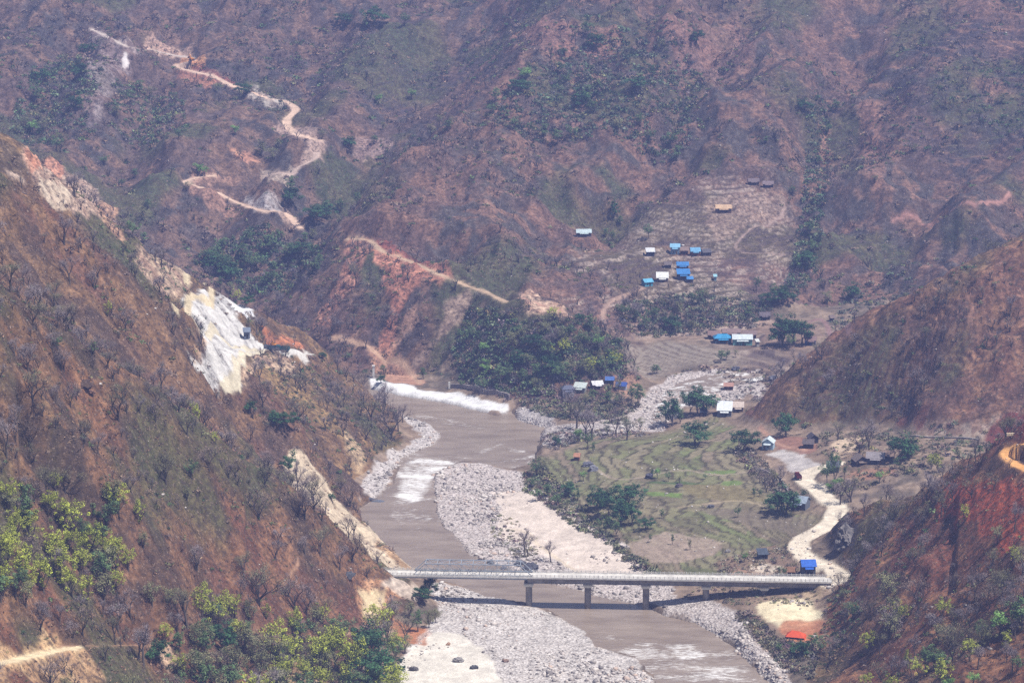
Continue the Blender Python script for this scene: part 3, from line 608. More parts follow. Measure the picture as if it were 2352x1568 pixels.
# scars, cuttings and bare earth
for px, col_, k, mo, mc in [
    ([(62, 395), (100, 372), (130, 372), (150, 395), (195, 415), (230, 450), (262, 500), (280, 545), (262, 535), (210, 500), (160, 482), (110, 455), (75, 425)], (204, 176, 154), 1, .7, (156, 124, 106)),
    ([(66, 405), (98, 370), (132, 372), (140, 385), (100, 390), (80, 410)], (210, 152, 122), .9, .5, (176, 112, 88)),
    ([(75, 430), (140, 425), (160, 440), (150, 480), (110, 458)], (224, 206, 182), .8, .6, (190, 164, 142)),
    ([(0, 394), (30, 395), (62, 410), (60, 428), (20, 405)], (226, 200, 180), 1, .4, (160, 130, 116)),
    ([(230, 455), (262, 480), (285, 560), (255, 535), (225, 490)], (200, 158, 128), .9, .7, (150, 112, 94)),
    ([(300, 590), (352, 588), (420, 620), (436, 640), (410, 690), (392, 690), (350, 650)], (206, 180, 152), 1, .6, (150, 112, 100)),
    ([(410, 700), (470, 668), (505, 678), (560, 700), (580, 720), (540, 715), (552, 745), (590, 770), (610, 800), (560, 830), (545, 880), (505, 892), (450, 858), (440, 820), (470, 790), (462, 750)], (226, 222, 216), 1, .6, (176, 172, 170)),
    ([(540, 700), (565, 708), (582, 722), (545, 722)], (246, 246, 248), 1, 0, None),
    ([(440, 780), (470, 778), (468, 815), (446, 830)], (206, 172, 140), .9, .4, (160, 120, 96)),
    ([(612, 772), (660, 775), (700, 795), (690, 806), (640, 800)], (214, 140, 100), 1, .4, (180, 110, 80)),
    ([(640, 806), (712, 808), (708, 822), (650, 820)], (228, 222, 214), 1, 0, None),
    ([(570, 815), (640, 812), (680, 835), (640, 860), (590, 850), (560, 880), (555, 850)], (220, 190, 160), .9, .6, (150, 116, 98)),
    ([(600, 830), (700, 900), (800, 1000), (790, 1015), (690, 930), (600, 870)], (176, 146, 100), .55, 0, None),
    ([(800, 990), (850, 1070), (830, 1085), (790, 1030)], (214, 186, 150), .8, 0, None),
    ([(664, 1036), (705, 1040), (728, 1080), (790, 1160), (832, 1200), (880, 1240), (958, 1306), (950, 1322), (860, 1325), (830, 1270), (785, 1235), (715, 1175), (670, 1110), (655, 1060)], (226, 206, 178), 1, .25, (176, 152, 128)),
    ([(870, 1240), (900, 1262), (955, 1310), (930, 1308), (890, 1270)], (168, 130, 92), .8, 0, None),
    ([(835, 1330), (905, 1336), (960, 1350), (990, 1366), (930, 1370), (900, 1400), (870, 1430), (830, 1440), (826, 1380)], (206, 160, 122), .9, .5, (168, 118, 88)),
    ([(838, 1362), (888, 1352), (880, 1385), (862, 1418), (842, 1420)], (240, 218, 176), .9, 0, None),
    ([(880, 1330), (960, 1348), (985, 1365), (940, 1368), (880, 1345)], (224, 210, 194), .8, 0, None),
    ([(900, 1420), (990, 1440), (970, 1480), (920, 1470)], (206, 136, 96), .8, .5, (150, 110, 84)),
    ([(0, 1470), (60, 1465), (130, 1448), (160, 1490), (210, 1500), (240, 1568), (-20, 1600), (-40, 1480)], (216, 180, 136), .85, .5, (160, 118, 90)),
    ([(330, 1480), (390, 1486), (420, 1540), (390, 1540), (350, 1505)], (206, 176, 148), .8, .4, (150, 120, 100)),
    ([(650, 1540), (720, 1525), (780, 1600), (640, 1600)], (216, 180, 140), .8, .5, (150, 110, 84)),
    ([(500, 1442), (560, 1430), (640, 1462), (520, 1460)], (186, 146, 116), .6, .4, (150, 110, 90)),
    # centre spur
    ([(798, 550), (845, 543), (862, 572), (832, 620), (795, 680), (758, 745), (716, 760), (735, 715), (775, 650), (808, 590)], (206, 150, 126), .9, .7, (150, 104, 92)),
    ([(842, 543), (900, 568), (985, 610), (1045, 640), (1010, 662), (955, 640), (900, 625), (860, 600)], (214, 150, 124), .95, .5, (160, 108, 94)),
    ([(878, 590), (935, 615), (968, 640), (935, 690), (910, 740), (902, 820), (868, 825), (882, 750), (892, 690), (876, 640)], (212, 148, 122), .95, .65, (156, 106, 92)),
    ([(975, 650), (990, 655), (930, 760), (905, 820), (898, 800)], (196, 156, 134), .8, .6, (150, 116, 100)),
    ([(860, 800), (905, 800), (950, 850), (975, 885), (900, 880), (860, 830)], (206, 156, 128), .85, .5, (170, 132, 116)),
    ([(1040, 690), (1080, 670), (1075, 720), (1010, 790), (955, 850), (945, 835), (1000, 760)], (180, 154, 138), .8, .6, (130, 108, 98)),
    ([(1080, 730), (1110, 700), (1090, 790), (1060, 850), (1010, 850), (1050, 780)], (176, 150, 130), .6, .6, (130, 108, 98)),
    ([(1200, 672), (1222, 668), (1240, 690), (1290, 700), (1312, 730), (1240, 720), (1205, 700)], (222, 190, 164), 1, .6, (170, 130, 112)),
    ([(850, 545), (905, 560), (950, 590), (990, 612), (960, 604), (890, 572)], (150, 82, 72), .8, 0, None),
    ([(1380, 740), (1410, 745), (1450, 780), (1430, 790), (1390, 760)], (186, 156, 136), .7, .4, (140, 112, 100)),
    # far-left roads: cut faces and spoil below them
    ([(328, 80), (350, 74), (440, 105), (450, 128), (410, 132), (350, 116), (325, 105)], (222, 188, 166), .9, .6, (176, 140, 124)),
    ([(400, 150), (440, 118), (470, 130), (470, 155), (430, 160)], (230, 168, 118), .9, .3, (206, 130, 96)),
    ([(440, 150), (500, 165), (560, 200), (540, 206), (440, 168)], (170, 90, 80), .6, 0, None),
    ([(395, 160), (440, 168), (500, 190), (480, 205), (420, 180)], (204, 140, 112), .7, .5, (150, 110, 100)),
    ([(590, 205), (620, 225), (655, 215), (655, 240), (600, 245), (560, 230)], (216, 204, 192), .7, .5, (150, 128, 120)),
    ([(640, 276), (690, 296), (745, 325), (735, 360), (700, 372), (715, 340), (660, 310), (625, 290)], (206, 176, 160), .75, .5, (156, 130, 120)),
    ([(535, 345), (560, 350), (595, 370), (560, 372), (535, 360)], (214, 156, 130), .8, 0, None),
    ([(600, 392), (680, 395), (680, 408), (620, 412)], (206, 186, 168), .8, 0, None),
    ([(440, 400), (500, 398), (560, 410), (540, 425), (450, 420)], (190, 150, 130), .8, .5, (150, 116, 104)),
    ([(560, 455), (600, 450), (640, 465), (645, 486), (600, 484), (565, 474)], (214, 206, 204), .7, .6, (150, 130, 126)),
    ([(430, 425), (510, 450), (560, 480), (530, 500), (480, 470), (435, 440)], (196, 150, 128), .6, .5, (150, 116, 104)),
    ([(640, 490), (660, 488), (695, 525), (670, 520)], (200, 170, 152), .8, 0, None),
    ([(195, 90), (235, 65), (260, 90), (330, 120), (290, 170), (240, 240), (200, 300), (190, 200)], (160, 140, 140), .5, .6, (196, 184, 180)),
    ([(285, 120), (298, 125), (295, 142), (286, 140)], (240, 232, 228), .9, 0, None),
    ([(1185, 85), (1290, 45), (1330, 60), (1310, 120), (1240, 130)], (178, 130, 116), .5, .4, (140, 110, 104)),
    ([(1350, 60), (1420, 60), (1440, 110), (1380, 150), (1340, 120)], (186, 134, 118), .5, .4, (140, 110, 104)),
    ([(1310, 210), (1340, 215), (1335, 300), (1310, 320), (1320, 260)], (180, 134, 120), .6, .3, (140, 110, 104)),
    ([(1520, 60), (1700, 20), (1740, 120), (1640, 200), (1560, 160)], (176, 132, 118), .4, .5, (140, 112, 108)),
    ([(1880, 290), (1905, 290), (1905, 400), (1880, 400)], (184, 136, 116), .6, .3, (140, 110, 104)),
    ([(1975, 230), (2020, 240), (2030, 420), (1990, 420)], (180, 134, 114), .5, .3, (140, 110, 104)),
    ([(820, 315), (860, 318), (900, 330), (830, 380), (815, 345)], (196, 166, 156), .6, .6, (140, 112, 108)),
    # right side
    ([(1725, 1384), (1800, 1374), (1866, 1378), (1876, 1404), (1890, 1436), (1820, 1442), (1770, 1428), (1740, 1405)], (246, 232, 196), 1, .2, (226, 200, 160)),
    ([(1800, 1432), (1880, 1424), (1905, 1450), (1860, 1475), (1810, 1470)], (204, 140, 104), .9, .4, (180, 110, 80)),
    ([(1700, 1292), (1760, 1290), (1795, 1304), (1780, 1318), (1720, 1315)], (226, 210, 190), .95, 0, None),
    ([(1690, 1305), (1800, 1318), (1760, 1330), (1680, 1325)], (196, 156, 134), .6, .4, (160, 120, 100)),
    ([(1862, 1330), (1905, 1345), (1890, 1372), (1850, 1375)], (206, 182, 150), .7, .4, (150, 124, 98)),
    ([(1765, 1042), (1800, 1032), (1850, 1045), (1895, 1062), (1880, 1078), (1840, 1082), (1800, 1066)], (206, 198, 192), 1, .35, (170, 162, 160)),
    ([(1760, 1010), (1800, 1000), (1880, 1015), (1890, 1040), (1840, 1040), (1790, 1030)], (168, 122, 104), .8, .4, (140, 104, 90)),
    ([(1905, 1010), (1960, 1002), (1975, 1004), (1955, 1040), (1935, 1052), (1915, 1040)], (226, 200, 170), .95, .3, (200, 180, 160)),
    ([(1950, 1080), (2040, 1070), (2080, 1085), (2000, 1105), (1930, 1100)], (176, 132, 108), .8, .4, (146, 108, 92)),
    ([(2080, 972), (2200, 975), (2300, 960), (2300, 1000), (2200, 1003), (2100, 998)], (200, 180, 162), .85, .8, (120, 84, 72)),
    ([(2060, 965), (2120, 955), (2130, 985), (2070, 985)], (130, 74, 62), .7, 0, None),
    ([(2270, 975), (2310, 955), (2352, 960), (2380, 1000), (2300, 1012)], (124, 62, 56), .9, .3, (100, 60, 56)),
    ([(2180, 1110), (2250, 1085), (2352, 1110), (2420, 1200), (2352, 1260), (2240, 1210), (2150, 1160)], (196, 100, 68), .9, .4, (128, 78, 64)),
    ([(2060, 1200), (2160, 1190), (2200, 1300), (2120, 1380), (2040, 1300)], (150, 88, 66), .5, .5, (120, 76, 62)),
    ([(1895, 1210), (1935, 1172), (1965, 1215), (1960, 1250), (1905, 1270), (1885, 1262)], (70, 66, 72), .9, .4, (112, 100, 96)),
    ([(1935, 1040), (2050, 1040), (2060, 1060), (1950, 1070)], (160, 136, 110), .5, .4, (140, 104, 90)),
    ([(1735, 735), (1860, 730), (1900, 760), (1850, 800), (1760, 800)], (156, 130, 114), .6, .5, (180, 152, 132)),
    ([(1620, 460), (1800, 440), (1805, 500), (1640, 560)], (164, 138, 124), .5, .5, (188, 164, 146)),
    ([(1410, 870), (1450, 855), (1470, 880), (1430, 905)], (190, 148, 124), .7, .4, (150, 116, 100)),
    ]:
    patch(px, col_, 1.2, 3.0, 9, k, None, mo, mc)
for m, c_, wd, P, zz in road_masks:
    C = mixc(C, np.array(c_) * (.78 + .44 * fbm(XX, YY, 4, 3, 44.))[..., None], m)
SCAR = sstep(.30, .5, C.mean(-1))      # pale bare ground carries no scrub
SCAR = np.maximum(SCAR, sum(m for m, *_ in road_masks).clip(0, 1))

# ------------------------------------------------------------------ materials
def new_mat(name, rough=0.9, spec=0.2):
    m = bpy.data.materials.new(name); m.use_nodes = True
    n = m.node_tree.nodes; b = n["Principled BSDF"]
    b.inputs["Roughness"].default_value = rough
    b.inputs["Specular IOR Level"].default_value = spec
    return m, m.node_tree, b

def noise_node(t, scale, detail=3, rough=.6, vec=None):
    n = t.nodes.new("ShaderNodeTexNoise"); n.inputs["Scale"].default_value = scale
    n.inputs["Detail"].default_value = detail; n.inputs["Roughness"].default_value = rough
    if vec is not None: t.links.new(vec, n.inputs["Vector"])
    return n

def maprange(t, src, a, b, c, d):
    n = t.nodes.new("ShaderNodeMapRange")
    t.links.new(src, n.inputs[0])
    for i, v in enumerate((a, b, c, d)): n.inputs[i + 1].default_value = v
    return n.outputs[0]

def mat_noise(name, color, rough=.9, var=.25, scale=1.0, bump=0.0, color2=None, metal=0.0, spec=.2):
    """one real-world colour, varied by procedural noise"""
    m, t, b = new_mat(name, rough, spec)
    tc = t.nodes.new("ShaderNodeTexCoord")
    n = noise_node(t, scale, 4, .65, tc.outputs["Object"])
    mx = t.nodes.new("ShaderNodeMix"); mx.data_type = 'RGBA'
    c1 = [float(v) for v in color]; c2 = [float(v) for v in (color2 if color2 is not None else [v * (1 - var) for v in c1])]
    mx.inputs[6].default_value = (*c1, 1); mx.inputs[7].default_value = (*c2, 1)
    t.links.new(maprange(t, n.outputs[0], .35, .65, 0, 1), mx.inputs[0])
    t.links.new(mx.outputs[2], b.inputs["Base Color"])
    b.inputs["Metallic"].default_value = metal
    if bump:
        bp = t.nodes.new("ShaderNodeBump"); bp.inputs["Distance"].default_value = bump; bp.inputs["Strength"].default_value = .8
        t.links.new(n.outputs[0], bp.inputs["Height"]); t.links.new(bp.outputs[0], b.inputs["Normal"])
    return m

def mat_vcol(name, rough=.85, lo=.75, hi=1.25, scale=.6, bump=0.0, attr="tint", detail=4, trans=0.0):
    m, t, b = new_mat(name, rough, .15)
    a = t.nodes.new("ShaderNodeAttribute"); a.attribute_name = attr
    tc = t.nodes.new("ShaderNodeTexCoord")
    n = noise_node(t, scale, detail, .6, tc.outputs["Object"])
    v = t.nodes.new("ShaderNodeVectorMath"); v.operation = 'SCALE'
    t.links.new(a.outputs["Color"], v.inputs[0]); t.links.new(maprange(t, n.outputs[0], .3, .7, lo, hi), v.inputs["Scale"])
    t.links.new(v.outputs[0], b.inputs["Base Color"])
    if bump:
        bp = t.nodes.new("ShaderNodeBump"); bp.inputs["Distance"].default_value = bump
        t.links.new(n.outputs[0], bp.inputs["Height"]); t.links.new(bp.outputs[0], b.inputs["Normal"])
    return m

def ground_material():
    m, t, b = new_mat("ground_soil", .95, .1)
    a = t.nodes.new("ShaderNodeAttribute"); a.attribute_name = "tint"
    rk = t.nodes.new("ShaderNodeAttribute"); rk.attribute_name = "gravel"
    vg = t.nodes.new("ShaderNodeAttribute"); vg.attribute_name = "cover"
    tc = t.nodes.new("ShaderNodeTexCoord"); P = tc.outputs["Object"]
    nA = noise_node(t, .22, 5, .7, P); nB = noise_node(t, 1.1, 4, .7, P)
    f = t.nodes.new("ShaderNodeMath"); f.operation = 'MULTIPLY'
    t.links.new(maprange(t, nA.outputs[0], .34, .66, .55, 1.45), f.inputs[0])
    t.links.new(maprange(t, nB.outputs[0], .34, .66, .55, 1.45), f.inputs[1])
    # calmer on bare ground
    calm = t.nodes.new("ShaderNodeMix"); calm.data_type = 'FLOAT'
    t.links.new(vg.outputs["Fac"], calm.inputs[0]); calm.inputs[2].default_value = 1.0; t.links.new(f.outputs[0], calm.inputs[3])
    g = t.nodes.new("ShaderNodeMix"); g.data_type = 'FLOAT'; g.inputs[0].default_value = .35
    t.links.new(calm.outputs[0], g.inputs[2]); t.links.new(f.outputs[0], g.inputs[3])
    v = t.nodes.new("ShaderNodeVectorMath"); v.operation = 'SCALE'
    t.links.new(a.outputs["Color"], v.inputs[0]); t.links.new(g.outputs[0], v.inputs["Scale"])
    # litter, low dead brush and tussocks: dark and pale flecks
    nC = noise_node(t, .55, 5, .75, P)
    m1 = t.nodes.new("ShaderNodeMix"); m1.data_type = 'RGBA'
    fl = t.nodes.new("ShaderNodeMath"); fl.operation = 'MULTIPLY'
    t.links.new(maprange(t, nC.outputs[0], .50, .58, 0, .8), fl.inputs[0]); t.links.new(vg.outputs["Fac"], fl.inputs[1])
    t.links.new(fl.outputs[0], m1.inputs[0]); t.links.new(v.outputs[0], m1.inputs[6]); m1.inputs[7].default_value = (.050, .036, .032, 1)
    nD = noise_node(t, .9, 3, .8, P)
    m2 = t.nodes.new("ShaderNodeMix"); m2.data_type = 'RGBA'
    fm = t.nodes.new("ShaderNodeMath"); fm.operation = 'MULTIPLY'
    t.links.new(maprange(t, nD.outputs[0], .60, .66, 0, .7), fm.inputs[0]); t.links.new(vg.outputs["Fac"], fm.inputs[1])
    t.links.new(fm.outputs[0], m2.inputs[0]); t.links.new(m1.outputs[2], m2.inputs[6]); m2.inputs[7].default_value = (.30, .22, .17, 1)
    # cobbles on the bars: cells of different stones
    vo = t.nodes.new("ShaderNodeTexVoronoi"); vo.inputs["Scale"].default_value = .95; t.links.new(P, vo.inputs["Vector"])
    vr = t.nodes.new("ShaderNodeValToRGB")
    e = vr.color_ramp.elements; e[0].position = 0; e[0].color = (.13, .12, .115, 1); e[1].position = 1; e[1].color = (.56, .52, .49, 1)
    for p_, c_ in ((.2, (.27, .24, .22, 1)), (.45, (.38, .34, .31, 1)), (.7, (.48, .44, .41, 1))):
        q = e.new(p_); q.color = c_
    sp = t.nodes.new("ShaderNodeSeparateColor"); t.links.new(vo.outputs["Color"], sp.inputs[0]); t.links.new(sp.outputs[0], vr.inputs[0])
    m3 = t.nodes.new("ShaderNodeMix"); m3.data_type = 'RGBA'
    fk = t.nodes.new("ShaderNodeMath"); fk.operation = 'MULTIPLY'
    t.links.new(rk.outputs["Fac"], fk.inputs[0]); fk.inputs[1].default_value = .55
    t.links.new(fk.outputs[0], m3.inputs[0]); t.links.new(m2.outputs[2], m3.inputs[6]); t.links.new(vr.outputs[0], m3.inputs[7])
    t.links.new(m3.outputs[2], b.inputs["Base Color"])
    hs = t.nodes.new("ShaderNodeMath"); hs.operation = 'ADD'
    t.links.new(nC.outputs[0], hs.inputs[0]); t.links.new(vo.outputs["Distance"], hs.inputs[1])
    bp = t.nodes.new("ShaderNodeBump"); bp.inputs["Distance"].default_value = .9; bp.inputs["Strength"].default_value = .7
    hm = t.nodes.new("ShaderNodeMix"); hm.data_type = 'FLOAT'
    t.links.new(rk.outputs["Fac"], hm.inputs[0]); t.links.new(nC.outputs[0], hm.inputs[2]); t.links.new(vo.outputs["Distance"], hm.inputs[3])
    t.links.new(hm.outputs[0], bp.inputs["Height"]); t.links.new(bp.outputs[0], b.inputs["Normal"])
    return m

# ------------------------------------------------------------------ mesh helpers
def link(name, me, parent=None, **kw):
    o = bpy.data.objects.new(name, me); COL.objects.link(o)
    if parent is not None: o.parent = parent
    for k, v in kw.items(): o[k] = v
    return o

def np_mesh(name, V, F, mat=None, smooth=False, attrs=None):
    """V (n,3), F (m,k) with k fixed, attrs: dict name -> (n,3) colour or (n,) float per vertex"""
    V = np.ascontiguousarray(V, np.float32); F = np.ascontiguousarray(F, np.int32)
    me = bpy.data.meshes.new(name); k = F.shape[1]
    me.vertices.add(len(V)); me.vertices.foreach_set("co", V.ravel())
    me.loops.add(F.size); me.loops.foreach_set("vertex_index", F.ravel())
    me.polygons.add(len(F)); me.polygons.foreach_set("loop_start", np.arange(0, F.size, k, dtype=np.int32))
    if smooth: me.polygons.foreach_set("use_smooth", np.ones(len(F), bool))
    for an, av in (attrs or {}).items():
        av = np.asarray(av, np.float32)
        if av.ndim == 2:
            a = me.attributes.new(an, 'FLOAT_COLOR', 'POINT')
            a.data.foreach_set("color", np.c_[av, np.ones(len(av), np.float32)].ravel())
        else:
            a = me.attributes.new(an, 'FLOAT', 'POINT'); a.data.foreach_set("value", av)
    me.update(calc_edges=True)
    if mat: me.materials.append(mat)
    return me

# ------------------------------------------------------------------ ground and water
def build_ground():
    ids = np.arange(NR * NU).reshape(NR, NU)
    F = np.stack([ids[:-1, :-1], ids[:-1, 1:], ids[1:, 1:], ids[1:, :-1]], -1).reshape(-1, 4)
    V = np.stack([XX, YY, Z], -1).reshape(-1, 3)
    cover = (slope_m * .8 + .2) * (1 - SCAR)
    me = np_mesh("ground", V, F, ground_material(), True,
                 dict(tint=C.reshape(-1, 3), gravel=M_gravel.ravel(), cover=cover.ravel()))
    link("ground", me, kind="structure")
build_ground()

def grid_sheet(name, poly, zfun, step, mat, attrs_fun, keep=None, **kw):
    """a sheet of small cells that fills a region of the ground plan"""
    xs = np.arange(min(p[0] for p in poly) - 2, max(p[0] for p in poly) + 2, step)
    ys = np.arange(min(p[1] for p in poly) - 2, max(p[1] for p in poly) + 2, step)
    X, Y = np.meshgrid(xs, ys)
    ins = inpoly(X, Y, poly) | (dist_line(X, Y, poly, True) < (keep or step))
    ids = -np.ones(X.shape, int); cell = ins[:-1, :-1] & ins[1:, :-1] & ins[:-1, 1:] & ins[1:, 1:]
    used = np.zeros(X.shape, bool)
    for a, b in ((0, 0), (0, 1), (1, 0), (1, 1)):
        used[a:X.shape[0] - 1 + a, b:X.shape[1] - 1 + b] |= cell
    ids[used] = np.arange(used.sum())
    F = np.stack([ids[:-1, :-1][cell], ids[:-1, 1:][cell], ids[1:, 1:][cell], ids[1:, :-1][cell]], -1)
    Xu, Yu = X[used], Y[used]
    V = np.stack([Xu, Yu, zfun(Xu, Yu)], -1)
    me = np_mesh(name, V, F, mat, True, attrs_fun(Xu, Yu))
    return link(name, me, **kw)

def water_material():
    m, t, b = new_mat("muddy_water", .22, .5)
    a = t.nodes.new("ShaderNodeAttribute"); a.attribute_name = "foam"
    tc = t.nodes.new("ShaderNodeTexCoord"); mp = t.nodes.new("ShaderNodeMapping"); t.links.new(tc.outputs["Object"], mp.inputs[0])
    mp.inputs["Scale"].default_value = (.35, 1.0, 1.0); mp.inputs["Rotation"].default_value = (0, 0, .25)
    n = noise_node(t, .8, 6, .75, mp.outputs[0]); n2 = noise_node(t, .10, 5, .7, mp.outputs[0])
    c1 = t.nodes.new("ShaderNodeMix"); c1.data_type = 'RGBA'
    c1.inputs[6].default_value = (.18, .135, .10, 1); c1.inputs[7].default_value = (.29, .23, .18, 1)
    t.links.new(maprange(t, n2.outputs[0], .35, .65, 0, 1), c1.inputs[0])
    add = t.nodes.new("ShaderNodeMath"); add.operation = 'ADD'; t.links.new(a.outputs["Fac"], add.inputs[0]); t.links.new(n.outputs[0], add.inputs[1])
    f = maprange(t, add.outputs[0],   .70, .98, 0, 1)
    c2 = t.nodes.new("ShaderNodeMix"); c2.data_type = 'RGBA'; t.links.new(f, c2.inputs[0]); t.links.new(c1.outputs[2], c2.inputs[6]); c2.inputs[7].default_value = (.74, .73, .71, 1)
    t.links.new(c2.outputs[2], b.inputs["Base Color"])
    t.links.new(maprange(t, f, 0, 1, .3, .8), b.inputs["Roughness"])
    bp = t.nodes.new("ShaderNodeBump"); bp.inputs["Distance"].default_value = .5; bp.inputs["Strength"].default_value = .5
    t.links.new(n.outputs[0], bp.inputs["Height"]); t.links.new(bp.outputs[0], b.inputs["Normal"])
    return m
M_WATER = water_material()

FOAM = [([(900, 1085), (925, 1062), (960, 1050), (1030, 1056), (1062, 1066), (1005, 1088), (992, 1120), (975, 1150), (940, 1160), (905, 1140), (912, 1105)], .36),
        ([(905, 1140), (1000, 1140), (1000, 1200), (950, 1230), (880, 1190)], .16),
        ([(950, 950), (1010, 956), (1060, 962), (1055, 972), (990, 968), (952, 960)], .26), ([(1000, 965), (1110, 975), (1100, 985), (1010, 975)], .16),
        ([(1090, 1036), (1160, 1012), (1170, 1018), (1110, 1042)], .3), ([(1165, 1026), (1215, 1034), (1212, 1042), (1170, 1036)], .32), ([(1120, 1064), (1230, 1040), (1236, 1050), (1150, 1066)], .22),
        ([(1130, 1080), (1236, 1050), (1236, 1075), (1150, 1084)], .18), ([(940, 1035), (1100, 1050), (1090, 1062), (930, 1056)], .2),
        ([(1390, 1485), (1480, 1470), (1560, 1480), (1690, 1490), (1760, 1568), (1780, 1640), (1620, 1650), (1510, 1568)], .20),
        ([(1410, 1490), (1500, 1470), (1530, 1490), (1440, 1505)], .28), ([(1510, 1478), (1600, 1478), (1640, 1510), (1560, 1520)], .3), ([(1560, 1530), (1690, 1520), (1730, 1568), (1580, 1600)], .22),
        ([(1350, 1450), (1440, 1455), (1430, 1470), (1370, 1470)], .12), ([(1440, 1385), (1500, 1390), (1580, 1412), (1540, 1416)], .1)]
def foam_attr(X, Y):
    f = np.zeros(X.shape)
    for px, k in FOAM:
        poly = outline(px, 0.0)
        d = dist_line(X, Y, poly, True); d = np.where(inpoly(X, Y, poly), d, -d)
        f = np.maximum(f, k * sstep(-3, 4, d))
    d = dist_line(X, Y, RIVER, True)
    f = np.maximum(f, .16 * (1 - sstep(0, 2.2, d)))
    streak = fbm(X * .4 + Y * .2, Y * 1.2, 7, 3, 40.)
    return dict(foam=f + (streak - .5) * .35)
grid_sheet("river", RIVER, lambda X, Y: 0.06 * (fbm(X, Y, 6, 2, 3.) - .5), 1.3, M_WATER, foam_attr, 3.0, kind="structure")
CREEK = outline([(1500, 962), (1512, 925), (1530, 900), (1560, 880), (1620, 864), (1700, 856), (1760, 858), (1752, 872), (1690, 884), (1650, 900), (1600, 914), (1572, 932), (1550, 962), (1520, 975)])
grid_sheet("stream", CREEK, lambda X, Y: ground(X, Y) * .6 + ground(X, Y + 2) * .4 + .12 + .5 * (fbm(X, Y, 3.5, 2, 12.) - .45), 1.1, M_WATER,
           lambda X, Y: dict(foam=.17 + (fbm(X, Y * 1.6, 5, 3, 4.) - .5) * .9), None, kind="structure")

# ------------------------------------------------------------------ mesh kit for built things
class Kit:
    def __init__(self): self.v = []; self.f = []
    def quadbox(self, pts8):
        o = len(self.v); self.v += [tuple(p) for p in pts8]
        for q in ((0, 3, 2, 1), (4, 5, 6, 7), (0, 1, 5, 4), (1, 2, 6, 5), (2, 3, 7, 6), (3, 0, 4, 7)): self.f.append(tuple(o + i for i in q))
    def box(self, x0, x1, y0, y1, z0, z1):
        self.quadbox([(x0, y0, z0), (x1, y0, z0), (x1, y1, z0), (x0, y1, z0), (x0, y0, z1), (x1, y0, z1), (x1, y1, z1), (x0, y1, z1)])
    def bar(self, a, b, w, h=None):
        a = Vector(a); b = Vector(b); d = (b - a).normalized(); h = h or w
        s = d.cross(Vector((0, 0, 1)))
        s = s.normalized() if s.length > 1e-4 else Vector((1, 0, 0))
        u = s.cross(d).normalized()
        P = []
        for c in (a, b):
            for i, j in ((-1, -1), (1, -1), (1, 1), (-1, 1)): P.append(c + s * i * w / 2 + u * j * h / 2)
        self.quadbox([P[0], P[1], P[2], P[3], P[4], P[5], P[6], P[7]])
    def cyl(self, a, b, r0, r1, n=12):
        a = Vector(a); b = Vector(b); d = (b - a).normalized()
        s = d.cross(Vector((0, 0, 1))); s = s.normalized() if s.length > 1e-4 else Vector((1, 0, 0)); u = s.cross(d)
        o = len(self.v)
        for c, r in ((a, r0), (b, r1)):
            for k in range(n): self.v.append(tuple(c + (s * math.cos(k * 2 * math.pi / n) + u * math.sin(k * 2 * math.pi / n)) * r))
        for k in range(n): self.f.append((o + k, o + (k + 1) % n, o + n + (k + 1) % n, o + n + k))
        self.f.append(tuple(o + k for k in range(n))[::-1]); self.f.append(tuple(o + n + k for k in range(n)))
    def prism(self, prof, y0, y1):
        """profile in x,z pushed along y"""
        o = len(self.v); n = len(prof)
        self.v += [(x, y0, z) for x, z in prof] + [(x, y1, z) for x, z in prof]
        for k in range(n): self.f.append((o + k, o + (k + 1) % n, o + n + (k + 1) % n, o + n + k))
        self.f.append(tuple(range(o, o + n))[::-1]); self.f.append(tuple(range(o + n, o + 2 * n)))
    def sheet(self, P, t):
        """a thick roof sheet from four corners"""
        P = [Vector(p) for p in P]; n = (P[1] - P[0]).cross(P[3] - P[0]).normalized() * t
        self.quadbox([P[0], P[1], P[2], P[3], P[0] + n, P[1] + n, P[2] + n, P[3] + n])
    def build(self, name, mat, parent=None, **kw):
        me = bpy.data.meshes.new(name); me.from_pydata(self.v, [], self.f); me.materials.append(mat); me.validate(); me.update()
        import bmesh
        bm = bmesh.new(); bm.from_mesh(me); bmesh.ops.recalc_face_normals(bm, faces=bm.faces); bm.to_mesh(me); bm.free()
        return link(name, me, parent, **kw)

def empty(name, loc, rz=0.0, label=None, cat=None, group=None):
    o = bpy.data.objects.new(name, None); COL.objects.link(o); o.location = loc; o.rotation_euler = (0, 0, rz); o.empty_display_size = .1
    if label: o["label"] = label
    if cat: o["category"] = cat
    if group: o["group"] = group
    return o

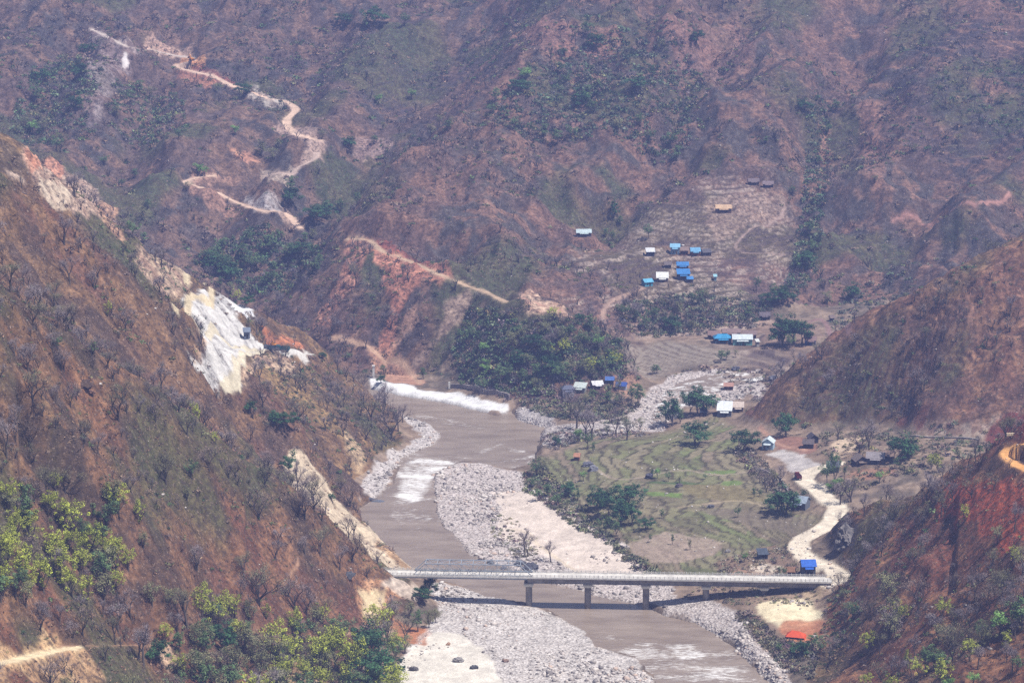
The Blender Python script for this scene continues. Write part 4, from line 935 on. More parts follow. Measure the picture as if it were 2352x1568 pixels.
# ------------------------------------------------------------------ the bridge
M_CONC = mat_noise("weathered_concrete", (.34, .315, .29), .85, .5, .35)
M_CONC_L = mat_noise("white_concrete", (.66, .64, .60), .8, .3, .6)
M_STEEL = mat_noise("painted_steel", (.34, .38, .43), .5, .3, 1.5, spec=.4)
M_DECK = mat_noise("deck_paving", (.62, .59, .54), .85, .35, .3)
def build_bridge():
    A = Vector(PZ(862, 1320, 13.4)); B = Vector(PZ(1912, 1337, 13.4))
    L = (B - A).length; rz = math.atan2((B - A).y, (B - A).x)
    br = empty("road_bridge", (A.x, A.y, 13.4), rz, "long concrete road bridge on round piers with a steel truss over its left span", "bridge")
    W = 7.2
    def xp(px): return (px - 862) / 1050.0 * L
    x1 = xp(1216)
    k = Kit(); k.box(0, L, 0, W, -.35, 0); k.build("deck", M_DECK, br)
    k = Kit(); k.box(0, L, -.25, .15, -.4, .28); k.box(0, L, W - .15, W + .25, -.4, .28); k.build("kerb", M_CONC_L, br)
    for y, nm in ((0.0, "railing"), (W, "railing")):
        k = Kit(); n = int(L / 1.75)
        for i in range(n + 1):
            x = .1 + i * (L - .2) / n; k.box(x - .12, x + .12, y - .11, y + .11, .28, 1.32)
        for z in (.62, 1.02): k.box(0, L, y - .05, y + .05, z - .06, z + .06)
        k.build(nm, M_CONC_L, br)
    k = Kit()
    for y in (1.0, 3.4, 5.8):
        k.box(x1 - .4, L - .5, y - .28, y + .28, -2.35, -.352); k.box(x1 - .4, L - .5, y - .45, y + .45, -2.6, -2.352)
    xs = [x1 - .4 + i * (L - x1 - .1) / 22 for i in range(23)]
    for x in xs: k.box(x - .14, x + .14, 1.28, 5.52, -2.2, -.36)
    k.build("concrete_girder", M_CONC, br)
    k = Kit()
    for y in (.5, 6.7):
        k.box(0, x1 - .5, y - .2, y + .2, -1.1, -.352)
    for i in range(26): k.box(i * (x1 - .7) / 25, i * (x1 - .7) / 25 + .2, .7, 6.5, -.9, -.36)
    k.build("steel_girder", M_STEEL, br)
    # piers
    for px, gz in ((1216, -2.0), (1352, -2.0), (1486, -2.0), (1624, None), (1757, None)):
        x = xp(px); wx = A.x + math.cos(rz) * x - math.sin(rz) * W / 2; wy = A.y + math.sin(rz) * x + math.cos(rz) * W / 2
        gz_ = gz if gz is not None else float(ground(wx, wy)) - 1
        k = Kit(); k.cyl((x, W / 2, gz_ - 13.4), (x, W / 2, -4.0), 1.32, 1.32, 20)
        p = k.build("pier", M_CONC, br)
        k = Kit(); k.prism([(x - 1.35, -4.0), (x + 1.35, -4.0), (x + 1.9, -3.4), (x + 1.9, -2.62), (x - 1.9, -2.62), (x - 1.9, -3.4)], .3, W - .3)
        k.build("pier_cap", mat_capp, p)
    for x, gz_ in ((-2.2, 1.5), (L - 1.2, 6)):
        k = Kit(); k.box(x, x + 3.2, -.2, W + .2, gz_ - 13.4, -2.62 if x > 0 else -1.12); k.build("abutment", M_CONC, br)
    # through truss
    t0, t1 = xp(950), xp(1224); n = 10; hh = 4.9; dx = (t1 - t0) / n
    for y in (.42, W - .42):
        k = Kit()
        for i in range(n):
            xa = t0 + i * dx; xb = xa + dx
            k.bar((xa, y, .45), (xb, y, .45), .3, .34)
            if 0 < i < n - 1: k.bar((xa, y, hh), (xb, y, hh), .32, .34)
            if i > 0: k.bar((xa, y, .45), (xa, y, hh), .17)
            if 0 < i < n - 1:
                if i < n / 2: k.bar((xa, y, hh), (xb, y, .45), .14)
                else: k.bar((xa, y, .45), (xb, y, hh), .14)
        k.bar((t0, y, .45), (t0 + dx, y, hh), .3, .34); k.bar((t1, y, .45), (t1 - dx, y, hh), .3, .34)
        k.build("truss", M_STEEL, br)
    k = Kit()
    for i in range(1, n):
        xa = t0 + i * dx; k.bar((xa, .5, hh), (xa, W - .5, hh), .2)
        if i < n - 1: k.bar((xa, .5, hh), (xa + dx, W - .5, hh), .12); k.bar((xa, W - .5, hh), (xa + dx, .5, hh), .12)
    k.build("top_bracing", M_STEEL, br)
mat_capp = mat_noise("pier_cap_concrete", (.40, .38, .35), .85, .25, .7)
build_bridge()

# ------------------------------------------------------------------ houses and huts
_mats = {}
def paint(c, rough=.6, var=.22, scale=.9):
    key = (tuple(c), rough)
    if key not in _mats: _mats[key] = mat_noise("paint_%02x%02x%02x" % tuple(int(v) for v in c), alb(c) * 1.1, rough, var, scale)
    return _mats[key]
M_DARK = mat_noise("dark_opening", (.02, .02, .022), .6, .2, 2)
M_WOOD = mat_noise("old_wood", (.16, .10, .065), .85, .35, 2)
def build_house(spec, plot):
    kind, px, py, wpx, dep, hw, style, rc, wc, turn, label = spec
    (c, wd) = plot; hw = hw * 1.22
    e = empty(kind, (c[0], c[1] + dep * .5, c[2] - .05), math.radians(turn), label, kind)
    x = wd / 2; y = dep / 2; ov = .45; rise = min(dep, wd) * .26 + .3
    wm = paint(wc, .85); rm = paint(rc, .5, .38, 1.1)
    k = Kit(); k.box(-x + ov, x - ov, -y, y, -.8, hw)
    if style == "gable":
        k.prism([(0, 0)] * 0 or [(-x + ov, hw), (-x + ov + .01, hw), (-x + ov + .005, hw + .01)], -y, -y + .01) if False else None
        o = len(k.v)
        for sx in (-x + ov, x - ov):
            k.v += [(sx, -y, hw), (sx, y, hw), (sx, 0, hw + rise)]
        k.f += [(o, o + 1, o + 2), (o + 3, o + 5, o + 4), (o, o + 2, o + 5, o + 3), (o + 1, o + 4, o + 5, o + 2)]
    if style == "gablefront":
        o = len(k.v)
        for sy in (-y, y):
            k.v += [(-x + ov, sy, hw), (x - ov, sy, hw), (0, sy, hw + rise)]
        k.f += [(o, o + 1, o + 2), (o + 3, o + 5, o + 4), (o, o + 2, o + 5, o + 3), (o + 1, o + 4, o + 5, o + 2)]
    wall = k.build("wall", wm, e)
    k = Kit(); t = .1; s = .05
    if style == "gable":
        dz = rise * ov / y
        k.sheet([(-x, -y - ov, hw - dz + s), (x, -y - ov, hw - dz + s), (x, 0, hw + rise + s), (-x, 0, hw + rise + s)], t)
        k.sheet([(x, y + ov, hw - dz + s), (-x, y + ov, hw - dz + s), (-x, .01, hw + rise + s), (x, .01, hw + rise + s)], t)
    elif style == "gablefront":
        xx = x - ov; dz = rise * ov / xx
        k.sheet([(-x, y + ov, hw - dz + s), (-x, -y - ov, hw - dz + s), (0, -y - ov, hw + rise + s), (0, y + ov, hw + rise + s)], t)
        k.sheet([(x, -y - ov, hw - dz + s), (x, y + ov, hw - dz + s), (.01, y + ov, hw + rise + s), (.01, -y - ov, hw + rise + s)], t)
    elif style == "hip":
        r = hw + rise; q = x * .5
        o = 0
        k.v = [(-x, -y - ov, hw + s), (x, -y - ov, hw + s), (x, y + ov, hw + s), (-x, y + ov, hw + s), (-q, 0, r), (q, 0, r)]
        k.f = [(0, 1, 5, 4), (1, 2, 5), (2, 3, 4, 5), (3, 0, 4), (3, 2, 1, 0)]
    else:
        up = rise * 1.1
        k.sheet([(-x, -y - ov, hw + s), (x, -y - ov, hw + s), (x, y + ov, hw + up + s), (-x, y + ov, hw + up + s)], t)
        o = len(k.v)
    roof = k.build("roof", rm, e)
    if style in ("shed", "shedlong"):
        k = Kit(); up = rise * 1.1
        o = 0
        k.v = [(-x + ov, -y, hw), (x - ov, -y, hw), (x - ov, y, hw), (-x + ov, y, hw), (-x + ov, y, hw + up * .95), (x - ov, y, hw + up * .95)]
        k.f = [(0, 3, 4), (1, 5, 2), (3, 2, 5, 4), (0, 4, 5, 1)]
        k.build("gable_wall", wm, e)
    rr = random.Random(px * 7 + py)
    if wd > 3.2:
        dxp = rr.uniform(-.3, .3) * wd
        k = Kit(); k.box(dxp - .42, dxp + .42, -y - .06, -y + .02, -.1, min(1.9, hw - .25)); k.build("door", M_WOOD if rr.random() < .5 else M_DARK, e)
        for sx in (-1, 1):
            wx = dxp + sx * wd * .27
            if abs(wx) < x - ov - .5:
                k = Kit(); k.box(wx - .4, wx + .4, -y - .05, -y + .02, 1.0, min(1.75, hw - .3)); w_ = k.build("window", M_DARK, e)
        if wd > 6:
            # porch roof on posts
            k = Kit()
            for sx in (-x * .45, x * .45):
                k = Kit(); k.box(sx - .07, sx + .07, -y - 1.55, -y - 1.41, -.8, hw * .78); k.build("porch_post", M_WOOD, e)
            k = Kit(); k.sheet([(-x * .55, -y - 1.8, hw * .78), (x * .55, -y - 1.8, hw * .78), (x * .55, -y - .03, hw * .92), (-x * .55, -y - .03, hw * .92)], .07)
            k.build("porch_roof", rm, e)
    return e
for hs, pl in zip(HOUSES, PLOTS): build_house(hs, pl)

# ------------------------------------------------------------------ other built things
def at(px, py, dz=0.0):
    h = hits([px], [py])[0]
    return Vector((h[0], h[1], float(ground(h[0], h[1])) + dz))

def build_truck(name, loc, rz, body_c, cab_c, label, s=1.0, load=None):
    e = empty(name, loc, rz, label, "truck")
    e.scale = (s, s, s)
    k = Kit(); k.box(-1.1, 1.1, -2.6, 2.2, .85, 1.05); k.build("chassis", M_DARK, e)
    k = Kit(); k.box(-1.15, 1.15, -2.6, 1.1, 1.06, 1.2)
    for a in ((-1.15, -1.05, -2.6, 1.1), (1.05, 1.15, -2.6, 1.1), (-1.04, 1.04, -2.6, -2.5), (-1.04, 1.04, 1.0, 1.1)): k.box(*a, 1.2, 2.3)
    k.build("cargo_bed", paint(body_c), e)
    k = Kit(); k.prism([(-1.05, 1.06), (1.05, 1.06), (1.05, 2.1), (.9, 2.75), (-.9, 2.75), (-1.05, 2.1)], 1.25, 2.9); cab = k.build("cab", paint(cab_c), e)
    k = Kit(); k.box(-.85, .85, 2.9, 2.94, 1.95, 2.5); k.box(-1.07, -1.03, 1.6, 2.5, 1.95, 2.4); k.box(1.03, 1.07, 1.6, 2.5, 1.95, 2.4); k.build("window", M_DARK, cab)
    for x in (-1.0, 1.0):
        for y in (-1.7, 2.0):
            k = Kit(); k.cyl((x - .16, y, .5), (x + .16, y, .5), .5, .5, 14); k.build("wheel", M_DARK, e)
    return e
p = at(1833, 1100)
build_truck("truck", p, math.radians(8), (110, 44, 44), (120, 46, 44), "dark red truck parked on the edge of the dirt road beside the gravel heap")
p = at(650, 808, .0)
build_truck("truck", p, math.radians(80), (30, 84, 92), (36, 96, 100), "dark teal truck on the narrow quarry bench below the orange earth", 1.25)
p = at(622, 806, .0)
build_truck("truck", p, math.radians(100), (70, 86, 100), (60, 74, 88), "grey blue truck standing left of the teal truck on the quarry bench", 1.15)

def build_excavator(loc, rz, label, s=1.0, c=(226, 150, 60)):
    e = empty("excavator", loc, rz, label, "excavator"); e.scale = (s,) * 3
    for x in (-1.1, 1.1):
        k = Kit(); k.prism([(-1.6, .35), (-1.3, 0), (1.3, 0), (1.6, .35), (1.3, .75), (-1.3, .75)], -.25, .25)
        o = k.build("track", M_DARK, e); o.rotation_euler = (0, 0, math.pi / 2); o.location = (x, 0, 0)
    k = Kit(); k.box(-1.2, 1.2, -1.6, 1.0, .85, 1.7); k.build("body", paint(c), e)
    k = Kit(); k.box(-1.15, -.2, .1, 1.25, 1.71, 2.7); k.build("cab", paint((190, 130, 60)), e)
    k = Kit(); k.bar((.3, .9, 1.6), (.3, 3.0, 3.6), .35); k.bar((.3, 3.0, 3.6), (.3, 4.6, 2.0), .28); k.build("arm", paint(c), e)
    k = Kit(); k.prism([(4.2, 1.1), (5.0, 1.1), (5.1, 1.9), (4.4, 2.0)], -.1, .8)
    o = k.build("bucket", M_DARK, e); o.rotation_euler = (0, 0, math.pi / 2); o.location = (.65, 0, 0)
    return e
build_excavator(at(440, 140), .6, "tiny orange excavator on the fresh orange road cut high at far left", 1.1)
build_excavator(at(628, 796), 1.9, "orange excavator digging at the orange earth face above the quarry trucks", 1.0)

def build_tent():
    e = empty("tent", (CAMP[0], CAMP[1] + 1.5, CAMP[2]), math.radians(-12), "orange tarpaulin tent at the foot of the bright sandy yard by the river", "tent")
    k = Kit(); w_, d_ = 3.6, 2.6
    P = [(-w_, -d_, .9), (w_, -d_, .7), (w_, d_, .9), (-w_, d_, .9), (-w_ * .4, 0, 2.9), (w_ * .35, -.2, 2.7)]
    G = [(-w_ - .3, -d_ - .3, 0), (w_ + .3, -d_ - .3, 0), (w_ + .3, d_ + .3, 0), (-w_ - .3, d_ + .3, 0)]
    k.v = P + G
    k.f = [(0, 1, 5, 4), (1, 2, 5), (2, 3, 4, 5), (3, 0, 4), (1, 2, 8, 7), (2, 3, 9, 8), (3, 0, 6, 9)]
    k.build("canvas", paint((232, 96, 56), .7), e)
    k = Kit()
    for x in (-w_ * .9, 0, w_ * .9): k.bar((x, -d_, 0), (x, -d_, .85), .1)
    k.build("pole", M_WOOD, e)
build_tent()
c = at(1866, 1464)
e = empty("sack_pile", c, .2, "small heap of white sacks beside the orange tent", "sacks")
k = Kit()
for i, (x, y, z) in enumerate([(0, 0, .25), (1.1, .1, .25), (2.1, -.1, .25), (.5, .1, .7), (1.6, 0, .7)]):
    k.box(x - .5, x + .5, y - .35, y + .35, z - .22, z + .22)
k.build("sacks", paint((240, 240, 236), .8), e)
c = at(2325, 1000)
e = empty("sack_pile", c, .1, "pale sacks stacked where the orange road meets the red cutting", "sacks")
k = Kit()
for i in range(9): k.box(-2.2 + (i % 5) * .9, -1.4 + (i % 5) * .9, -.4, .4, (i // 5) * .5, (i // 5) * .5 + .46)
k.build("sacks", paint((236, 214, 180), .8), e)
# gabion wall with a gate post at the far bank, concrete pylon, stone retaining walls
def wall_line(name, px, h, th, mat, label, cat="wall"):
    P = hits([p[0] for p in px], [p[1] for p in px]); k = Kit()
    for i in range(len(P) - 1):
        a, b = P[i], P[i + 1]; n = max(1, int(np.hypot(*(b - a)[:2]) / 2.5))
        for j in range(n):
            q0 = a + (b - a) * j / n; q1 = a + (b - a) * (j + 1) / n
            z0 = float(ground(q0[0], q0[1])); z1 = float(ground(q1[0], q1[1]))
            d = Vector((q1[0] - q0[0], q1[1] - q0[1], 0)).normalized(); s = Vector((-d.y, d.x, 0)) * th / 2
            A0 = Vector((q0[0], q0[1], 0)); B0 = Vector((q1[0], q1[1], 0)); U_ = Vector((0, 0, 1))
            g = (j % 2) * .06
            k.quadbox([A0 - s + U_ * (z0 - .6), B0 - s + U_ * (z1 - .6), B0 + s + U_ * (z1 - .6), A0 + s + U_ * (z0 - .6), A0 - s + U_ * (z0 + h + g), B0 - s + U_ * (z1 + h + g), B0 + s + U_ * (z1 + h + g), A0 + s + U_ * (z0 + h + g)])
    o = k.build(name, mat, None); o["label"] = label; o["category"] = cat
M_STONE = mat_noise("dry_stone", (.34, .30, .28), .95, .6, 1.2, .3, (.12, .10, .10))
wall_line("gabion_wall", [(1032, 889), (1060, 890), (1110, 902), (1170, 913)], 2.0, 1.2, M_STONE, "stone gabion wall along the far bank above the white sand strip")
wall_line("retaining_wall", [(2090, 1002), (2130, 1005), (2190, 1006), (2250, 1011)], .7, .8, mat_noise("pale_stone", (.46, .41, .37), .95, .5, 1.0, .2), "pale stone retaining wall along the bench road below the red cutting")
wall_line("field_wall", [(1745, 1078), (1790, 1098), (1810, 1130)], .9, .7, M_STONE, "dry stone wall along the right edge of the green terraces")
k = Kit(); c = at(858, 868); k.box(-.55, .55, -.55, .55, -1, 6.6); k.box(-.8, .8, -.8, .8, 6.6, 7.1)
o = k.build("concrete_pylon", M_CONC_L); o.location = c; o["label"] = "pale concrete pylon standing above the far left bank of the river"; o["category"] = "pylon"
k = Kit(); c = at(1032, 892); k.box(-.5, .5, -.4, .4, -1, 3.6)
o = k.build("gate_post", M_CONC_L); o.location = c; o["label"] = "white stone post at the left end of the gabion wall"; o["category"] = "post"
for px, py, hm in ((1477, 1212, 5.0), (1940, 1100, 6.0), (1330, 978, 5.0)):
    c = at(px, py); k = Kit(); k.cyl((0, 0, -.5), (0, 0, hm), .13, .09, 8); k.bar((-.7, 0, hm - .5), (.7, 0, hm - .5), .1)
    o = k.build("utility_pole", M_WOOD); o.location = c; o["category"] = "pole"; o["group"] = "thin wooden poles by the fields"
    o["label"] = {1477: "thin wooden pole in the scrub below the dark mango clump", 1940: "thin wooden pole right of the tall tree at the road bend", 1330: "thin wooden pole near the stony river junction"}[px]

# ------------------------------------------------------------------ trees
RT = np.random.RandomState(11)
def leaf_mat(name, c, var=.35):
    """foliage: a tint per leaf clump, a slightly different tone from tree to tree"""
    m, t, b = new_mat(name, .75, .12)
    a = t.nodes.new("ShaderNodeAttribute"); a.attribute_name = "tone"
    oi = t.nodes.new("ShaderNodeObjectInfo")
    mu = t.nodes.new("ShaderNodeMath"); mu.operation = 'MULTIPLY'
    t.links.new(maprange(t, a.outputs["Fac"], 0, 1, 1 - var * 1.4, 1 + var * 1.5), mu.inputs[0]); t.links.new(maprange(t, oi.outputs["Random"], 0, 1, 1 - var * .6, 1 + var * .6), mu.inputs[1])
    v = t.nodes.new("ShaderNodeVectorMath"); v.operation = 'SCALE'; v.inputs[0].default_value = c
    t.links.new(mu.outputs[0], v.inputs["Scale"]); t.links.new(v.outputs[0], b.inputs["Base Color"])
    return m
M_BARK = mat_noise("bark", (.13, .105, .09), .95, .4, 3)
M_BARKD = mat_noise("dark_bark", (.075, .06, .055), .95, .4, 3)
M_TWIG = [leaf_mat("grey_twigs", (.25, .21, .215)), leaf_mat("brown_twigs", (.25, .19, .16)), leaf_mat("olive_buds", (.20, .19, .115))]
M_LEAF = dict(mango=leaf_mat("mango_leaves", (.042, .098, .040)), green=leaf_mat("mid_green_leaves", (.095, .150, .062)), yellow=leaf_mat("yellow_green_leaves", (.30, .33, .055)),
              olive=leaf_mat("olive_leaves", (.165, .165, .085)), bright=leaf_mat("fresh_green_leaves", (.15, .27, .075)))

def tube(V, F, p0, p1, r0, r1, n=4):
    d = p1 - p0; L = np.linalg.norm(d); d = d / max(L, 1e-6)
    s = np.cross(d, [0.3, 0.9, 0.2]); s /= np.linalg.norm(s); u = np.cross(s, d)
    o = len(V)
    for p, r in ((p0, r0), (p1, r1)):
        for k in range(n):
            a = 2 * math.pi * k / n; V.append(p + (s * math.cos(a) + u * math.sin(a)) * r)
    for k in range(n): F.append((o + k, o + (k + 1) % n, o + n + (k + 1) % n, o + n + k))

def skeleton(rng, h, spread, lean=0.0, lv=3, crown0=.35):
    V, F, tips, segs = [], [], [], []
    r0 = h * .03
    def grow(p, d, L, r, lev):
        n = 2; q = p
        for i in range(n):
            dd = d + rng.normal(0, .10, 3); dd[2] += .05; dd /= np.linalg.norm(dd)
            e = q + dd * L / n; tube(V, F, q, e, r * (1 - .25 * i / n), r * (1 - .25 * (i + 1) / n), 4 if lev < 2 else 3)
            segs.append((q, e, lev)); q = e; d = dd
        if lev >= lv: tips.append(q); return
        m = 3 if lev == 1 else (2 + (rng.rand() < .6))
        for j in range(m):
            a = rng.uniform(0, 2 * math.pi); k = spread * rng.uniform(.6, 1.25)
            nd = d * .9 + np.array([math.cos(a) * k, math.sin(a) * k, rng.uniform(0, .35)]); nd /= np.linalg.norm(nd)
            grow(q, nd, L * rng.uniform(.6, .85), r * .62, lev + 1)
    top = np.array([lean * h * .4, 0, 0.0]); p = np.array([0, 0, -.4])
    q = np.array([lean * h * .2, 0, h * crown0]); tube(V, F, p, q, r0 * 1.25, r0 * .85, 6)
    for j in range(rng.randint(3, 6)):
        a = j * 2.2 + rng.uniform(0, 1); k = spread * rng.uniform(.5, 1.1)
        d = np.array([math.cos(a) * k + lean, math.sin(a) * k, 1.0]); d /= np.linalg.norm(d)
        grow(q - np.array([0, 0, rng.uniform(0, .12) * h]), d, h * (1 - crown0) * rng.uniform(.34, .5), r0 * .6, 1)
    return V, F, tips, segs

def tris_to_quads(F): return F
def poly_mesh(name, V, F, mat, attrs=None):
    me = bpy.data.meshes.new(name); me.from_pydata([tuple(v) for v in V], [], F); me.materials.append(mat)
    for k_, a_ in (attrs or {}).items():
        at_ = me.attributes.new(k_, 'FLOAT', 'POINT'); at_.data.foreach_set("value", np.asarray(a_, np.float32))
    me.update(); return me

def twig_cloud(rng, tips, segs, h, n, wid=.05):
    """many fine bare twigs around the branch ends"""
    ends = np.array([e for (_, e, l) in segs if l >= 2] + list(tips) * 2)
    i = rng.randint(0, len(ends), n)
    P = ends[i] + rng.normal(0, h * .045, (n, 3))
    c = ends.mean(0)
    D = (P - c) * .25 / (h * .2) + rng.normal(0, .55, (n, 3)); D[:, 2] += .55
    D /= np.linalg.norm(D, axis=1)[:, None]
    L = rng.uniform(.05, .13, n)[:, None] * h
    S = np.cross(D, rng.normal(0, 1, (n, 3))); S /= np.linalg.norm(S, axis=1)[:, None]
    A = P - S * wid; B = P + S * wid; T = P + D * L
    V = np.stack([A, B, T], 1).reshape(-1, 3); F = np.arange(3 * n).reshape(n, 3)
    return V, F, np.repeat(rng.rand(n), 3)

def leaf_cloud(rng, centres, rad, n, size, flat=.75):
    i = rng.randint(0, len(centres), n); R = rng.normal(0, 1, (n, 3)); R /= np.linalg.norm(R, axis=1)[:, None]
    rr = rad[i][:, None] * (rng.rand(n, 1) ** .4)
    off = R * rr; off[:, 2] *= flat
    P = centres[i] + off
    N = R * .9 + rng.normal(0, .5, (n, 3)); N[:, 2] += .5; N /= np.linalg.norm(N, axis=1)[:, None]
    S = np.cross(N, rng.normal(0, 1, (n, 3))); S /= np.linalg.norm(S, axis=1)[:, None]; T = np.cross(N, S)
    s = size * rng.uniform(.6, 1.3, (n, 1))
    V = np.stack([P - S * s, P - T * s * .6, P + S * s, P + T * s * .6], 1).reshape(-1, 3)
    tone = np.repeat(np.clip(.5 + .35 * rng.normal(0, 1, len(centres))[i] + rng.normal(0, .25, n), 0, 1), 4)
    return V, np.arange(4 * n).reshape(n, 4), tone

# prototypes at height 1 scale by real metres: bare trees 9 m, leafy trees 9 m
BARE = []
for k in range(7):
    rng = np.random.RandomState(100 + k); h = 9.0
    V, F, tips, segs = skeleton(rng, h, [.5, .75, .6, .9, .45, .8, .65][k], rng.uniform(-.15, .15), 4 if k % 2 else 3, [.32, .22, .4, .28, .45, .2, .3][k])
    tr = poly_mesh("trunk", V, F, M_BARKD if k % 2 else M_BARK)
    tv, tf, tn = twig_cloud(rng, tips, segs, h, 900, .028)
    BARE.append((tr, np_mesh("twigs", tv, tf, M_TWIG[k % 3 if k != 4 else 0], False, dict(tone=tn)), h))
def leafy(seed, kind, h, cw, ch, c0, n, size, nclump=26, csz=.135):
    """trunk and limbs with leaf clumps spread through an uneven crown: cw, ch its half width and half height, c0 its middle (of h)"""
    rng = np.random.RandomState(seed)
    V, F, tips, segs = skeleton(rng, h * .8, .55, rng.uniform(-.08, .08), 2, max(.14, c0 - ch))
    R = rng.normal(0, 1, (nclump, 3)); R /= np.linalg.norm(R, axis=1)[:, None]; R *= rng.uniform(.25, 1.15, (nclump, 1)); R[:, 2] -= .12 * (np.hypot(R[:, 0], R[:, 1]) > .7)
    cen = R * [cw * h, cw * h, ch * h] * rng.uniform(.8, 1.15, (nclump, 1)) + [0, 0, c0 * h]
    rad = rng.uniform(.6, 1.3, nclump) * h * csz
    lv, lf, tn = leaf_cloud(rng, cen, rad, n, size, .85)
    return poly_mesh("trunk", V, F, M_BARK), np_mesh("crown", lv, lf, M_LEAF[kind], False, dict(tone=tn)), h
LEAFY = {
    'mango': [leafy(201, 'mango', 9, .36, .32, .60, 3000, .2, 34, .10), leafy(202, 'mango', 9, .42, .30, .58, 3200, .2, 38, .10), leafy(203, 'mango', 9, .32, .36, .60, 2800, .2, 32, .10)],
    'green': [leafy(211, 'green', 9, .34, .30, .62, 1900, .18, 34, .095), leafy(212, 'green', 9, .42, .26, .64, 1900, .18, 34, .09), leafy(213, 'green', 9, .26, .38, .58, 1600, .18, 30, .09)],
    'yellow': [leafy(221, 'yellow', 9, .30, .34, .60, 1500, .16, 36, .085), leafy(222, 'yellow', 9, .40, .32, .60, 1600, .16, 40, .085), leafy(223, 'yellow', 9, .22, .42, .56, 1100, .16, 30, .08)],
    'olive': [leafy(231, 'olive', 9, .34, .30, .62, 1300, .17, 22, .13), leafy(232, 'olive', 9, .28, .36, .58, 1200, .17, 20, .13)],
    'bright': [leafy(241, 'bright', 9, .38, .24, .66, 1500, .2, 16, .14), leafy(242, 'bright', 9, .30, .32, .6, 1700, .2, 20, .13)],
}
def pct(px, py): return f"{int(round(px / 23.52))}% across and {int(round(py / 15.68))}% down the photo"
ZN = {0: "near left slope", 1: "second left spur", 2: "third left spur", 3: "wooded centre spur", 4: "far mountainside", 5: "far left mountain", 6: "right hand hill", 7: "near right slope", 9: "valley floor"}
LANDMARKS = [(192, 890, "the dark brown rock outcrop"), (500, 790, "the white quarry"), (100, 400, "the red and white cutting"), (248, 715, "the lone yellow green tree"), (450, 955, "the slender crest tree"), (652, 970, "the round dark evergreen"), (740, 1130, "the pale cut strip"),
    (880, 1319, "the left bridge end"), (870, 1380, "the orange earth patch"), (100, 1500, "the lower left road"), (150, 1270, "the yellow green grove"), (680, 1295, "the faint footpath"), (780, 1560, "the bottom left thicket"), (560, 1540, "the lower grove"), (1828, 1456, "the orange tent"), (1857, 1320, "the vivid blue roof"),
    (1842, 1165, "the grey block house"), (2330, 1050, "the orange road bend"), (2290, 985, "the red cutting"), (2250, 1180, "the bare red earth"), (2298, 1430, "the layered fresh green tree"), (1980, 1065, "the thatched roadside huts"), (1660, 945, "the white roofed hall"), (1597, 1000, "the big round terrace tree"),
    (1425, 1190, "the mango clump"), (1326, 1058, "the orange field hut"), (1305, 905, "the white walled riverside house"), (1665, 785, "the broad blue roof"), (1812, 780, "the dark clump by the field"), (1570, 630, "the blue roofed hamlet"), (1341, 540, "the lone tin roofed house"), (1662, 485, "the tan roofed farmhouse"),
    (1748, 425, "the twin highest huts"), (845, 545, "the red landslide crest"), (900, 760, "the red landslide streak"), (1220, 690, "the pale scar on the spur"), (930, 870, "the landslide foot"), (440, 145, "the tiny orange excavator"), (665, 260, "the upper left road bend"), (600, 478, "the lower switchback cutting"), (430, 418, "the sharp switchback bend"),
    (220, 75, "the upper end of the far road"), (2250, 465, "the thin red hillside trail"), (1450, 130, "the upper green gully"), (1340, 300, "the pale streak on the mountain"), (1215, 1312, "the big black boulder"), (2140, 1420, "the rust brown boulder"), (2260, 1330, "the high dark boulder"), (960, 1000, "the white bend beach"), (1925, 1230, "the dark roadside cliff"),
    (1765, 1025, "the pale blue house"), (1000, 1470, "the pale sand bar"), (2000, 800, "the bare right hill"), (620, 600, "the green hollow"), (350, 640, "the tan cutting on the left"), (1180, 840, "the wooded spur foot")]
ORD = ["nearest", "second nearest", "third nearest", "fourth nearest", "fifth nearest", "sixth nearest", "seventh nearest", "eighth nearest", "ninth nearest", "tenth nearest", "eleventh nearest", "twelfth nearest", "thirteenth nearest", "fourteenth nearest", "fifteenth nearest", "sixteenth nearest", "seventeenth nearest", "eighteenth nearest", "nineteenth nearest", "twentieth nearest"]
TO_LABEL = []
def finish_labels():
    """a label names the kind, the landmark it stands nearest to, the side it stands on, and its rank there"""
    groups = {}
    for e, txt, px, py in TO_LABEL:
        L = min(LANDMARKS, key=lambda q: (q[0] - px) ** 2 + (q[1] - py) ** 2)
        dx, dy = px - L[0], py - L[1]
        side = ("right of" if dx > 0 else "left of") if abs(dx) > abs(dy) else ("below" if dy > 0 else "above")
        groups.setdefault((txt, side, L[2]), []).append((dx * dx + dy * dy, e))
    for (txt, side, lm), v in groups.items():
        v.sort(key=lambda q: q[0])
        for i, (_, e) in enumerate(v):
            e["label"] = f"{txt} {side} {lm}" + ("" if len(v) == 1 else f", {ORD[min(i, 19)]}")
def put_tree(name, meshes, loc, h, rz, lean, label, cat, group, wide=1.0, at_px=None):
    e = empty(name, loc, rz, None, cat, group)
    if at_px is None: e["label"] = label
    else: TO_LABEL.append((e, label, at_px[0], at_px[1]))
    s = h / meshes[2]; e.scale = (s * wide, s * wide, s); e.rotation_euler = (lean[0], lean[1], rz)
    a = bpy.data.objects.new(meshes[0].name.split(".")[0], meshes[0]); COL.objects.link(a); a.parent = e
    b_ = bpy.data.objects.new(meshes[1].name.split(".")[0], meshes[1]); COL.objects.link(b_); b_.parent = e
    return e

